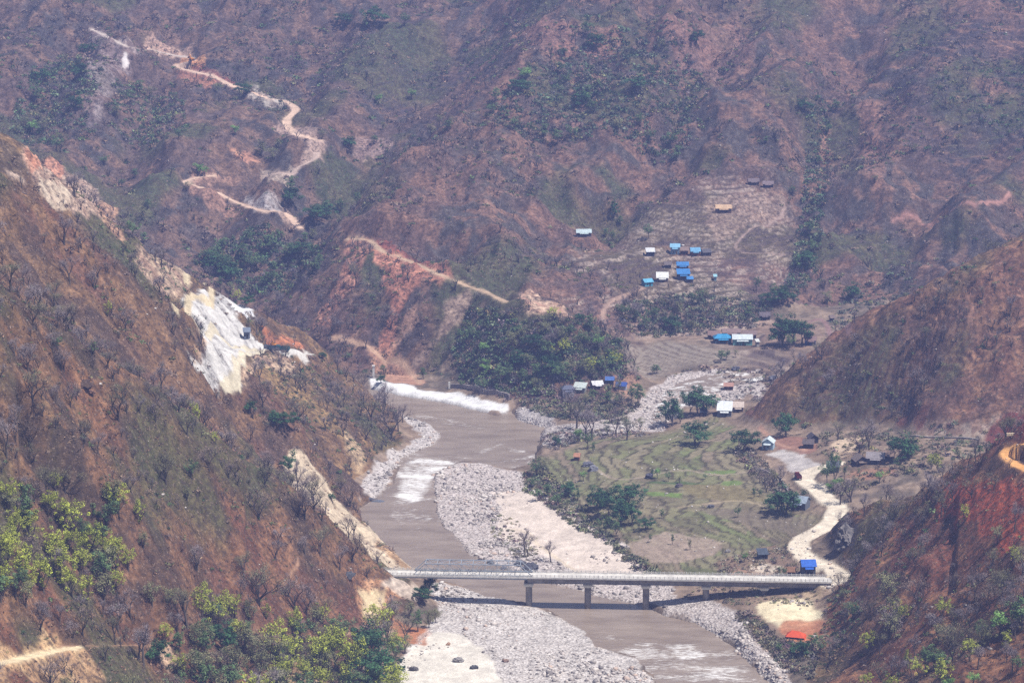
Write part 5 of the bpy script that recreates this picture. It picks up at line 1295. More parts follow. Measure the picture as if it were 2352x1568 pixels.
KIND = dict(mango=("dense_tree", "dense dark green tree", "dense dark green trees"), green=("green_tree", "mid green tree", "mid green trees"), yellow=("yellow_green_tree", "yellow green tree", "yellow green trees"),
            olive=("olive_tree", "thin olive tree", "thin olive trees"), bright=("fresh_green_tree", "fresh green tree", "fresh green trees"))
TREES = [  # px, py of the foot, height in px, kind, width factor, own label
    (1597, 1022, 50, 'mango', 1.3, "big round dark tree standing alone among the green terraces, right of centre"),
    (1708, 1036, 54, 'mango', .9, "tall dark tree between the round terrace tree and the pale blue house"),
    (1372, 1172, 52, 'mango', 1.1, ""), (1398, 1190, 60, 'mango', 1.0, ""), (1443, 1168, 58, 'mango', .95, "topmost dark tree of the mango clump on the terrace edge"), (1425, 1205, 56, 'mango', 1.1, ""), (1452, 1205, 50, 'mango', .8, ""), (1482, 1216, 30, 'mango', 1, ""), (1415, 1232, 40, 'green', 1, ""), (1390, 1225, 45, 'green', 1, ""),
    (1545, 978, 66, 'mango', .95, ""), (1562, 972, 40, 'green', 1, ""), (1602, 955, 62, 'mango', .95, ""), (1622, 950, 46, 'mango', .9, ""), (1585, 950, 46, 'green', 1.1, ""), (1530, 970, 40, 'green', 1, ""),
    (1466, 936, 64, 'green', .8, "bamboo like green clump beside the riverside shelters"), (1450, 925, 40, 'green', 1, ""), (1422, 935, 34, 'green', 1.1, ""), (1395, 930, 36, 'green', 1.2, ""), (1362, 925, 34, 'green', 1.1, ""), (1345, 935, 36, 'olive', 1.2, ""), (1400, 945, 24, 'olive', 1.4, ""),
    (1798, 796, 62, 'mango', 1.0, "left tree of the dark clump behind the upper field"), (1822, 792, 64, 'mango', 1.0, "tallest tree of the dark clump behind the upper field"), (1842, 790, 56, 'mango', .85, "right tree of the dark clump behind the upper field"), (1812, 804, 40, 'green', .9, ""), (1806, 770, 44, 'green', 1, ""),
    (1806, 1180, 58, 'mango', 1.2, "broad dark tree crowding the grey block house"), (1786, 1172, 44, 'mango', 1, ""), (1770, 1165, 34, 'green', 1, ""), (1805, 1002, 54, 'mango', .9, ""), (1815, 985, 34, 'green', 1, ""), (2070, 1058, 56, 'mango', 1.1, "broad dark tree on the right of the roadside thatched huts"), (2085, 1050, 44, 'mango', 1, ""), (2060, 1075, 30, 'green', 1, ""),
    (1915, 1118, 84, 'green', .6, "tall thin green tree at the bend of the dirt road"), (1900, 1110, 50, 'green', .8, ""), (1925, 1125, 30, 'bright', 1.3, ""), (1905, 1128, 22, 'bright', 1.4, ""), (1940, 1092, 26, 'green', 1, ""),
    (652, 985, 42, 'mango', 1.2, "round dark evergreen among bare trees below the white quarry"), (628, 972, 28, 'mango', 1.2, ""), (572, 948, 28, 'mango', 1.1, ""), (664, 1085, 40, 'mango', .8, ""), (672, 1060, 30, 'green', .8, ""), (762, 1150, 18, 'mango', 1.1, ""),
    (984, 1368, 46, 'mango', .85, "dark green tree close in front of the left bridge end"), (972, 1382, 36, 'mango', 1, ""), (1000, 1360, 24, 'green', 1, ""), (965, 1378, 30, 'green', 1, ""),
    (1656, 832, 30, 'green', 1.1, ""), (1668, 828, 26, 'green', 1, ""), (1508, 858, 24, 'green', 1.3, ""), (1500, 858, 20, 'green', 1, ""), (1690, 820, 20, 'olive', 1, ""), (1332, 742, 24, 'mango', 1, ""), (1422, 795, 22, 'green', 1.3, ""), (1240, 905, 26, 'olive', 1, ""), (1140, 900, 22, 'green', 1, ""), (1738, 668, 34, 'green', .8, ""), (1780, 690, 40, 'green', 1, ""), (1800, 700, 40, 'mango', 1, ""), (1830, 620, 34, 'green', 1, ""), (1765, 700, 30, 'mango', 1.1, ""),
    (1410, 500, 38, 'mango', .6, ""), (1425, 520, 26, 'green', .8, ""), (1490, 548, 34, 'green', .9, ""), (1390, 545, 22, 'green', 1.1, ""), (1405, 555, 26, 'green', .9, ""), (1620, 690, 34, 'olive', 1.2, ""), (1605, 700, 36, 'green', 1.1, ""), (1590, 700, 30, 'green', 1, ""), (1355, 760, 40, 'green', 1.1, ""), (1340, 800, 40, 'green', 1.1, ""), (1375, 810, 44, 'bright', .9, ""), (1400, 840, 44, 'green', 1, ""), (1380, 860, 40, 'green', 1, ""), (1345, 860, 44, 'olive', 1.2, ""), (1310, 870, 50, 'olive', 1.2, ""), (1285, 880, 50, 'green', 1.1, ""), (1265, 860, 44, 'mango', 1, ""), (1230, 870, 40, 'green', 1, ""), (1200, 880, 36, 'green', 1, ""), (1170, 870, 34, 'green', 1, ""), (1115, 860, 30, 'bright', 1.2, ""), (1110, 815, 30, 'bright', 1.3, ""), (1118, 845, 26, 'bright', 1.2, ""), (1290, 790, 40, 'olive', 1.1, ""), (1250, 770, 36, 'olive', 1.2, ""), (1270, 735, 34, 'yellow', 1.3, ""), (1255, 750, 34, 'olive', 1.3, ""), (1230, 800, 36, 'mango', 1, ""), (1200, 800, 30, 'green', 1, ""), (1190, 840, 34, 'mango', 1, ""), (1080, 870, 26, 'green', 1, ""), (1060, 890, 20, 'green', 1, ""), (972, 870, 30, 'green', 1, ""), (880, 860, 24, 'green', 1, ""), (875, 880, 20, 'mango', 1, ""),
    (1247, 1092, 52, 'olive', 1.1, "greyish tree at the upper left corner of the green terraces"), (1232, 1092, 40, 'green', 1, ""), (1258, 1140, 34, 'green', 1.3, ""), (1235, 1150, 30, 'green', 1.3, ""), (1280, 1160, 30, 'green', 1.3, ""), (1305, 1140, 36, 'mango', .9, ""), (1328, 1150, 30, 'green', 1, ""), (1340, 1105, 26, 'bright', 1.1, ""), (1220, 1120, 26, 'green', 1.2, ""), (1300, 1180, 28, 'olive', 1.2, ""), (1340, 1200, 28, 'olive', 1.2, ""), (1278, 1022, 20, 'mango', 1, ""), (1328, 1018, 40, 'bright', .8, ""), (1350, 1030, 40, 'green', .8, ""), (1362, 1040, 30, 'green', .8, ""), (1395, 1000, 30, 'olive', 1, ""), (1440, 985, 24, 'green', 1, ""), (1470, 990, 36, 'olive', .9, ""), (1510, 1098, 26, 'bright', .9, ""), (1535, 1105, 24, 'green', .9, ""), (1498, 1094, 20, 'green', .8, ""), (1560, 1110, 20, 'olive', .9, ""), (1520, 1190, 24, 'green', .8, ""), (1695, 1188, 26, 'green', .8, "small palm like tree alone on the lower terraces"), (1732, 1142, 26, 'green', .9, ""), (1745, 1140, 18, 'green', .9, ""), (1620, 1100, 14, 'green', 1, ""), (1440, 1255, 30, 'olive', .8, ""), (1545, 1250, 28, 'green', .6, ""), (1585, 1262, 30, 'olive', .6, ""), (1495, 1245, 20, 'green', .8, ""),
    (1710, 1290, 26, 'bright', .9, "fresh green bush tree above the small dark grey shed"), (1800, 1325, 26, 'green', .8, ""), (1790, 1320, 22, 'green', .8, ""), (1868, 1490, 40, 'green', 1.1, ""), (1885, 1500, 34, 'green', 1, ""), (1838, 1505, 36, 'mango', 1.1, ""), (1820, 1500, 30, 'green', 1.1, ""), (1850, 1500, 24, 'olive', 1.2, ""), (1790, 1500, 26, 'green', 1.1, ""),
    (565, 706, 28, 'mango', 1, "dark green tree at the upper edge of the white quarry"), (542, 698, 38, 'yellow', .9, ""), (572, 755, 26, 'olive', 1.1, ""), (130, 800, 28, 'green', 1.2, ""), (216, 815, 34, 'green', 1.2, ""), (742, 825, 18, 'mango', 1, ""), (800, 830, 22, 'green', 1, ""), (305, 545, 40, 'green', 1.2, ""), (330, 560, 30, 'green', 1.3, ""), (290, 575, 26, 'olive', 1.3, ""),
    (248, 728, 42, 'yellow', .9, "small yellow green tree alone on the second left spur"), (450, 978, 58, 'yellow', .7, "slender yellow green tree on the crest of the near left slope"), (496, 1020, 34, 'yellow', .8, ""),
    (2298, 1470, 70, 'bright', 1.0, "fresh green tree with layered crown near the right edge"), (2340, 1440, 60, 'bright', 1.0, ""), (2335, 1545, 44, 'green', 1.1, ""), (2255, 1470, 50, 'green', .9, ""), (2155, 1085, 50, 'yellow', 1.0, "yellow tinged tree on the right spur below the cutting"), (2140, 1075, 36, 'yellow', 1.1, ""), (2200, 1050, 30, 'olive', 1.2, ""), (2250, 1045, 26, 'green', 1.2, ""), (2020, 1110, 30, 'bright', 1.3, ""), (2110, 1560, 60, 'yellow', .9, ""), (2085, 1540, 56, 'yellow', .7, ""), (1990, 1580, 40, 'yellow', 1.2, ""), (2045, 1585, 44, 'yellow', 1.3, ""), (2180, 1590, 44, 'bright', 1.1, ""), (2235, 1580, 40, 'bright', 1.1, ""), (2215, 1200, 50, 'yellow', 1.0, ""), (1960, 1420, 40, 'green', 1.0, ""), (1945, 1410, 34, 'olive', 1.2, ""), (1935, 1375, 30, 'olive', 1.1, ""), (2290, 1250, 50, 'olive', 1.1, ""), (2330, 1300, 50, 'yellow', 1, ""),
]
for x_, y_, h_, k_ in [  # the yellow green grove low on the left, and the mixed trees along the bottom edge
    (40, 1235, 80, 'yellow'), (75, 1250, 90, 'yellow'), (10, 1290, 80, 'yellow'), (55, 1320, 80, 'yellow'), (140, 1215, 80, 'yellow'), (165, 1240, 100, 'yellow'), (120, 1290, 90, 'yellow'), (100, 1360, 90, 'yellow'), (140, 1350, 110, 'yellow'), (165, 1370, 80, 'yellow'), (190, 1300, 90, 'yellow'),
    (215, 1280, 90, 'yellow'), (245, 1290, 80, 'yellow'), (200, 1390, 80, 'yellow'), (240, 1380, 80, 'olive'), (270, 1370, 70, 'yellow'), (60, 1395, 70, 'olive'), (110, 1180, 60, 'yellow'), (255, 1170, 70, 'yellow'), (60, 1160, 60, 'olive'), (20, 1180, 60, 'olive'), (130, 1130, 50, 'yellow'), (295, 1310, 60, 'yellow'), (330, 1260, 50, 'olive'), (320, 1200, 60, 'yellow'),
    (465, 1420, 90, 'yellow'), (485, 1440, 80, 'yellow'), (540, 1420, 64, 'yellow'), (395, 1400, 60, 'olive'), (430, 1150, 40, 'olive'), (440, 1100, 44, 'green'), (350, 1390, 60, 'olive'), (560, 1500, 80, 'olive'), (590, 1530, 90, 'olive'), (630, 1520, 110, 'yellow'), (670, 1530, 90, 'yellow'), (540, 1560, 90, 'olive'),
    (730, 1560, 110, 'yellow'), (770, 1540, 120, 'yellow'), (800, 1560, 120, 'yellow'), (830, 1540, 100, 'green'), (850, 1520, 90, 'mango'), (790, 1600, 100, 'yellow'), (740, 1610, 90, 'yellow'), (860, 1580, 90, 'mango'), (820, 1620, 90, 'green'), (700, 1620, 80, 'green'), (640, 1610, 90, 'olive'), (580, 1620, 90, 'yellow'), (500, 1610, 90, 'olive'), (440, 1560, 80, 'olive'),
    (410, 1500, 60, 'green'), (470, 1510, 60, 'green'), (510, 1500, 70, 'mango'), (360, 1520, 50, 'mango'), (900, 1560, 70, 'olive'), (910, 1520, 60, 'green'), (930, 1500, 50, 'olive'), (890, 1480, 70, 'olive'), (300, 1600, 60, 'olive'), (150, 1600, 60, 'olive'), (900, 1430, 60, 'olive'), (940, 1420, 50, 'olive'), (1000, 1430, 40, 'olive'), (960, 1450, 60, 'green'), (985, 1440, 44, 'olive')]:
    TREES.append((x_, y_, h_, k_, 1.0, ""))
for x_, y_, h_, k_ in [(1140, 235, 34, 'green'), (1130, 265, 30, 'green'), (1165, 275, 26, 'green'), (1203, 190, 40, 'bright'), (1195, 215, 34, 'mango'), (1180, 300, 30, 'green'), (1215, 310, 30, 'green'), (1250, 320, 40, 'green'), (1280, 330, 34, 'green'), (1310, 320, 34, 'green'), (1330, 250, 40, 'mango'), (1350, 235, 44, 'green'), (1365, 260, 30, 'green'), (1300, 200, 30, 'green'), (1288, 170, 30, 'green'), (1350, 90, 40, 'green'), (1370, 110, 34, 'mango'),
                       (1540, 340, 40, 'green'), (1555, 370, 40, 'green'), (1420, 300, 30, 'olive'), (1470, 290, 30, 'green'), (1490, 330, 34, 'green'), (1460, 210, 34, 'mango'), (1500, 180, 34, 'green'), (1520, 120, 34, 'olive'), (1600, 100, 30, 'mango'), (945, 230, 26, 'bright'), (870, 240, 26, 'bright'), (1010, 290, 30, 'olive'), (1030, 300, 26, 'green'), (990, 310, 30, 'olive'), (930, 60, 30, 'green'), (860, 60, 40, 'mango'), (840, 70, 34, 'green'), (790, 60, 30, 'mango'),
                       (90, 200, 40, 'mango'), (80, 235, 40, 'green'), (110, 190, 30, 'green'), (60, 300, 36, 'olive'), (75, 310, 34, 'bright'), (40, 310, 30, 'olive'), (100, 300, 26, 'olive'), (150, 150, 30, 'olive'), (180, 180, 34, 'mango'), (200, 130, 30, 'mango'), (175, 250, 30, 'mango'), (320, 220, 40, 'green'), (345, 230, 34, 'olive'), (300, 240, 34, 'green'), (265, 270, 30, 'olive'), (140, 340, 40, 'olive'), (130, 345, 34, 'green'), (455, 400, 30, 'bright'), (470, 405, 24, 'bright'), (540, 310, 26, 'bright'), (600, 360, 40, 'olive'), (625, 370, 36, 'olive'), (640, 340, 26, 'olive'), (430, 440, 26, 'olive'),
                       (665, 470, 40, 'mango'), (670, 440, 40, 'green'), (720, 510, 40, 'mango'), (750, 500, 34, 'mango'), (780, 490, 34, 'green'), (500, 600, 40, 'green'), (520, 640, 40, 'mango'), (540, 630, 34, 'green'), (560, 600, 44, 'green'), (590, 620, 40, 'green'), (610, 580, 44, 'green'), (640, 560, 34, 'green'), (660, 600, 40, 'green'), (690, 590, 36, 'mango'), (700, 560, 30, 'green'), (570, 560, 34, 'green'), (490, 620, 40, 'mango'), (470, 600, 30, 'green'), (630, 630, 34, 'green'), (720, 550, 30, 'olive'), (820, 470, 30, 'green'), (740, 320, 24, 'olive'), (800, 340, 24, 'mango'), (860, 330, 20, 'green'), (880, 300, 24, 'olive'), (560, 220, 30, 'mango'), (500, 215, 26, 'olive'), (420, 250, 24, 'green'), (410, 320, 24, 'green'), (240, 380, 24, 'green'), (310, 410, 26, 'green'), (330, 500, 30, 'olive'), (340, 480, 24, 'green'), (280, 430, 20, 'green'),
                       (1290, 130, 20, 'mango'), (1760, 330, 20, 'green'), (1850, 260, 30, 'mango'), (1920, 260, 30, 'green'), (1900, 310, 26, 'green'), (1880, 380, 26, 'green'), (1860, 540, 34, 'green'), (1870, 580, 30, 'green'), (1850, 610, 34, 'mango'), (1870, 470, 20, 'green'), (1820, 450, 24, 'green'), (2200, 330, 26, 'olive'), (2100, 350, 24, 'olive'), (2010, 420, 20, 'olive'), (2300, 240, 30, 'olive'), (1960, 690, 36, 'mango'), (1900, 700, 36, 'olive'), (1500, 740, 36, 'green'), (1540, 760, 34, 'mango'), (1460, 740, 34, 'green'), (1480, 760, 36, 'green'), (1560, 720, 34, 'olive'), (1520, 710, 30, 'olive'), (1430, 730, 34, 'green'), (1590, 760, 30, 'olive'), (1720, 730, 30, 'green'), (1700, 690, 26, 'olive'), (1660, 740, 30, 'olive')]:
    TREES.append((x_, y_, h_, k_, 1.15, ""))
for x0, y0, x1, y1, n, kk in [(0, 1160, 330, 1400, 30, 'yyyog'), (380, 1420, 930, 1640, 64, 'yyyoog'), (1060, 760, 1430, 900, 34, 'ooggy'), (500, 560, 740, 680, 16, 'ggo'), (1980, 1380, 2352, 1600, 16, 'oyg')]:
    for _ in range(n):
        TREES.append((RT.uniform(x0, x1), RT.uniform(y0, y1), RT.uniform(.6, 1.2) * (70 if y1 > 1350 else 38), dict(y='yellow', o='olive', g='green', m='mango')[kk[RT.randint(len(kk))]], 1.1, ""))
H_ = hits([t[0] for t in TREES], [t[1] for t in TREES])
COUNT = {}
for t, hp in zip(TREES, H_):
    px, py, hpx, kd, wide, lab = t
    if kd == 'mango': hpx *= 1.12; wide *= 1.35
    hm = max(2.2, hpx * hp[1] / math.cos(PITCH) / FPX * 1.06)
    i = COUNT.get(kd, 0); COUNT[kd] = i + 1
    nm, txt, grp = KIND[kd]
    j = int(np.interp(hp[1], YR, np.arange(NR))); 
    size = "tall" if hm > 9.5 else ("small" if hm < 5.5 else "middling")
    put_tree(nm, LEAFY[kd][i % len(LEAFY[kd])], (hp[0], hp[1], float(ground(hp[0], hp[1])) - .1), hm, RT.uniform(0, 6.28), (RT.normal(0, .03), RT.normal(0, .03)), lab or f"{size} {txt}", "tree", grp + " in the valley", wide * RT.uniform(.92, 1.1), None if lab else (px, py))

# ------------------------------------------------------------------ bare trees: sampled over the real ground, the largest seen are things of their own
def sample(n, y0, y1, umax=.215, seed=1):
    r = np.random.RandomState(seed)
    Y = np.sqrt(r.uniform(y0 ** 2, y1 ** 2, n)); X = r.uniform(-umax, umax, n) * Y
    return X, Y
def nearest(A, X, Y):
    iu = np.clip(np.round((X / Y + .25) / .5 * (NU - 1)).astype(int), 0, NU - 1)
    iy = np.clip(np.round(np.interp(Y, YR, np.arange(NR))).astype(int), 0, NR - 1)
    return A[iy, iu]
CLEAR = np.maximum(SCAR, M_gravel); CLEAR = np.maximum(CLEAR, (RDIST < 3) * 1.0)
for (hs, (c, wd)) in zip(HOUSES, PLOTS):
    CLEAR = np.maximum(CLEAR, (np.hypot(XX - c[0], YY - c[1] - 1) < wd * .8 + 3) * 1.0)
def visible(X, Y, Zt):
    px, py = project(X, Y, Zt)
    h = hits(px, py)
    return (h[:, 1] > Y - 8) & (px > -40) & (px < 2400) & (py > -30) & (py < 1640)
DENS = sstep(.44, .58, fbm(XX, YY, 38, 3, 61.))
def density(X, Y, lo=.25): return lo + (1 - lo) * nearest(DENS, X, Y)
BX, BY = [], []
for y0, y1, n, seed in ((640, 1130, 5000, 3), (1130, 1640, 5600, 4)):
    X, Y = sample(n, y0, y1, .205, seed)
    ok = (nearest(slope_m, X, Y) > .5) & (RT.rand(len(X)) < density(X, Y, .12)) & (nearest(CLEAR, X, Y) < .25)
    BX.append(X[ok]); BY.append(Y[ok])
BX = np.concatenate(BX); BY = np.concatenate(BY); BZ = ground(BX, BY)
BH = np.clip(RT.lognormal(1.72, .33, len(BX)), 3.0, 12.5)
vis = visible(BX, BY, BZ + BH * .7)
HAND = [(594, 1388, 92, 5), (640, 1250, 40, 0), (720, 1150, 60, 1), (700, 1190, 60, 3), (560, 1330, 60, 2), (300, 1420, 70, 3), (70, 1010, 60, 1), (15, 1050, 90, 0), (75, 920, 70, 5), (160, 650, 60, 0), (147, 560, 60, 4), (720, 1170, 50, 5), (2190, 1490, 60, 5), (2110, 1400, 70, 1), (2270, 1480, 60, 5), (2040, 1470, 70, 3), (2020, 1500, 50, 2), (2240, 1380, 70, 0), (2330, 1220, 60, 4), (1390, 830, 50, 4), (430, 1000, 50, 2), (780, 1310, 56, 0), (810, 1290, 60, 1), (870, 1500, 80, 3), (890, 1450, 76, 0), (930, 1470, 60, 5), (330, 1530, 90, 4), (430, 1440, 90, 2), (600, 1620, 90, 0),
        (150, 1120, 60, 5), (60, 1130, 40, 0), (480, 1080, 50, 1), (735, 1275, 60, 2), (1205, 1268, 50, 4), (1213, 1280, 50, 0), (1265, 1290, 46, 4), (1360, 1010, 70, 0), (1415, 1000, 60, 1), (1440, 1010, 50, 2), (1345, 1000, 60, 3), (1930, 1158, 60, 0), (1955, 1152, 60, 5), (1760, 1130, 44, 1), (1775, 1120, 40, 2), (1790, 1110, 40, 3), (1745, 1110, 40, 0), (1430, 950, 40, 1), (1310, 960, 60, 3), (1325, 985, 60, 2), (855, 980, 60, 2), (900, 1010, 70, 1), (880, 960, 60, 3), (915, 990, 50, 4), (925, 970, 40, 0), (840, 1010, 50, 5), (1975, 1040, 50, 1), (1995, 1030, 56, 3), (1925, 1010, 40, 2)]
hp = hits([q[0] for q in HAND], [q[1] for q in HAND])
HX = hp[:, 0]; HY = hp[:, 1]; HH = np.array([q[2] for q in HAND]) * hp[:, 1] / math.cos(PITCH) / FPX * 1.05
app = BH / BY * vis
order = np.argsort(-app)
sel = order[:300 - len(HAND)]
sel = sel[vis[sel]]
def bare_label(x, y, z, h, v):
    px, py = project(x, y, z)
    tone = ["grey", "brown", "olive grey"][v % 3 if v != 4 else 0]
    size = "tall" if h > 8.5 else ("small" if h < 5.5 else "middling")
    return f"{size} leafless {tone} tree", px, py
NB = 0
for x, y, h, v in [(a, b, c, q[3]) for a, b, c, q in zip(HX, HY, HH, HAND)] + [(BX[i], BY[i], BH[i], int(RT.randint(0, 7))) for i in sel]:
    z = float(ground(x, y)); lab, px, py = bare_label(x, y, z, h, v)
    put_tree("bare_tree", BARE[v], (x, y, z - .1), h, RT.uniform(0, 6.28), (RT.normal(0, .05), RT.normal(0, .05)), lab, "bare tree", "leafless trees on the slopes", RT.uniform(.85, 1.2), (float(px), float(py)))
finish_labels()
rest = np.setdiff1d(np.arange(len(BX)), sel)

# the many smaller or farther leafless trees, too many to count, as one mass of wood
def mesh_arrays(me):
    v = np.empty(len(me.vertices) * 3, np.float32); me.vertices.foreach_get("co", v)
    return v.reshape(-1, 3)
LOWT = []
for k in range(6):
    rng = np.random.RandomState(300 + k); h = 9.0
    V, F, tips, segs = skeleton(rng, h, [.6, .8, .5, .9, .7, .6][k], 0, 2, .3)
    tv, tf, tn = twig_cloud(rng, tips, segs, h, 130, .055)
    Va = np.array(V); Fa = []
    for f in F:
        Fa.append(f[:3]); Fa.append((f[0], f[2], f[3]))
    Fa = np.array(Fa)
    LOWT.append((np.vstack([Va, tv]), np.vstack([Fa, tf + len(Va)]), np.r_[np.full(len(Va), -1.0), tn]))
def scatter(name, protos, X, Y, Zb, S, tint, label, cat, mat, wide=None, kind="stuff"):
    """join many small copies of a few forms into one object; tint (n,3)"""
    Vs, Fs, Cs = [], [], []; off = 0
    pk = RT.randint(0, len(protos), len(X)); ang = RT.uniform(0, 6.28, len(X))
    for k, (V, F, T) in enumerate(protos):
        i = np.where(pk == k)[0]
        if not len(i): continue
        c, s = np.cos(ang[i])[:, None], np.sin(ang[i])[:, None]
        sc = S[i][:, None]; wd = sc * (1 if wide is None else wide[i][:, None])
        x = (V[None, :, 0] * c - V[None, :, 1] * s) * wd + X[i][:, None]
        y = (V[None, :, 0] * s + V[None, :, 1] * c) * wd + Y[i][:, None]
        z = V[None, :, 2] * sc + Zb[i][:, None]
        Vs.append(np.stack([x, y, z], -1).reshape(-1, 3))
        Fs.append((F[None] + (np.arange(len(i)) * len(V))[:, None, None] + off).reshape(-1, F.shape[1])); off += len(i) * len(V)
        tt = np.where(T[None, :, None] < 0, np.array([.085, .07, .062])[None, None], tint[i][:, None] * (.65 + .7 * T[None, :, None]))
        Cs.append(tt.reshape(-1, 3))
    V = np.concatenate(Vs); F = np.concatenate(Fs); C_ = np.concatenate(Cs)
    me = np_mesh(name, V, F, mat, False, dict(tint=C_))
    o = link(name, me); o["kind"] = kind; o["label"] = label; o["category"] = cat
    return o
M_SCRUB = mat_vcol("scrub", .85, .85, 1.15, .3)
cols_b = np.array([(.24, .20, .20), (.245, .19, .165), (.21, .20, .14), (.21, .18, .19)])
r = rest
FXY = sample(9000, 1640, 2250, .2, 8)
okf = (nearest(slope_m, *FXY) > .4) & (nearest(CLEAR, *FXY) < .3) & (RT.rand(len(FXY[0])) < density(*FXY, .12)) & (nearest(mT, *FXY) < .4)
FX, FY = FXY[0][okf], FXY[1][okf]
TX = np.r_[BX[r], FX]; TY = np.r_[BY[r], FY]; TS = np.r_[BH[r] / 9.0, np.clip(RT.lognormal(1.55, .3, len(FX)), 2.5, 10) / 9.0]
scatter("bare_woodland", LOWT, TX, TY, ground(TX, TY) - .15, TS, cols_b[RT.randint(0, 4, len(TX))] * RT.uniform(.8, 1.25, (len(TX), 1)), "thin leafless woodland covering the slopes and the far mountainside", "woodland", M_SCRUB, RT.uniform(.9, 1.4, len(TX)))

# low brush, bushes and tussocks
def bush_proto(seed, n, rx, hz, size):
    rng = np.random.RandomState(seed)
    P = rng.normal(0, 1, (n, 3)); P /= np.linalg.norm(P, axis=1)[:, None]; P *= (rng.rand(n, 1) ** .35)
    P = P * [rx, rx, hz]; P[:, 2] = np.abs(P[:, 2]) * rng.uniform(.5, 1, n) + .02
    D = rng.normal(0, 1, (n, 3)); D[:, 2] = abs(D[:, 2]) + .2; D /= np.linalg.norm(D, axis=1)[:, None]
    S = np.cross(D, rng.normal(0, 1, (n, 3))); S /= np.linalg.norm(S, axis=1)[:, None]
    L = size * rng.uniform(.7, 1.5, (n, 1))
    V = np.stack([P - S * L * .4, P + S * L * .4, P + D * L], 1).reshape(-1, 3)
    return V, np.arange(3 * n).reshape(n, 3), np.repeat(rng.rand(n), 3)
BUSH = [bush_proto(400 + k, 34, 1.0, .9, .42) for k in range(6)]
TUFT = [bush_proto(420 + k, 9, .45, .35, .34) for k in range(4)]
def scatter_zone(n, y0, y1, seed, keep, dens_lo=.35, u=.205):
    X, Y = sample(n, y0, y1, u, seed)
    ok = keep(X, Y) & (RT.rand(n) < density(X, Y, dens_lo)) & (nearest(CLEAR, X, Y) < .3)
    return X[ok], Y[ok]
hillk = lambda X, Y: nearest(slope_m, X, Y) > .3
A1 = scatter_zone(22000, 640, 1130, 21, hillk, .25); A2 = scatter_zone(18000, 1130, 1640, 22, lambda X, Y: hillk(X, Y) & ((nearest(zone, X, Y) != 6) | (RT.rand(len(X)) < .45)), .2); A3 = scatter_zone(24000, 1640, 2300, 23, lambda X, Y: hillk(X, Y) & (nearest(mT, X, Y) < .7), .12)
X = np.r_[A1[0], A2[0], A3[0]]; Y = np.r_[A1[1], A2[1], A3[1]]
S = np.r_[np.clip(RT.lognormal(-.75, .5, len(A1[0])), .22, 1.6), np.clip(RT.lognormal(-.2, .4, len(A2[0])), .35, 1.9), np.clip(RT.lognormal(.1, .45, len(A3[0])), .4, 2.8)]
pal_ = np.array([(.19, .135, .10), (.15, .11, .095), (.14, .14, .07), (.09, .125, .052), (.20, .135, .09), (.06, .10, .045)])
pi = np.minimum((fbm(X, Y, 40, 3, 71.) * 9 + RT.normal(0, 1.3, len(X)) - 1.6).astype(int).clip(0, 5), 5)
scatter("brush", BUSH, X, Y, ground(X, Y) - .1, S, pal_[pi] * 1.12 * RT.uniform(.75, 1.3, (len(X), 1)), "low dry brush and bushes scattered over all the slopes", "brush", M_SCRUB, RT.uniform(.9, 1.6, len(X)))
B1 = scatter_zone(60000, 640, 1240, 31, hillk, .6)
X, Y = B1; S = np.clip(RT.lognormal(-.1, .35, len(X)), .5, 2)
tc_ = np.array([(.25, .155, .10), (.20, .12, .08), (.29, .20, .13), (.12, .08, .065)])
scatter("dry_grass", TUFT, X, Y, ground(X, Y) - .05, S, tc_[RT.randint(0, 4, len(X))] * RT.uniform(.75, 1.25, (len(X), 1)), "dry brown grass tussocks on the two nearest slopes", "dry grass", M_SCRUB)
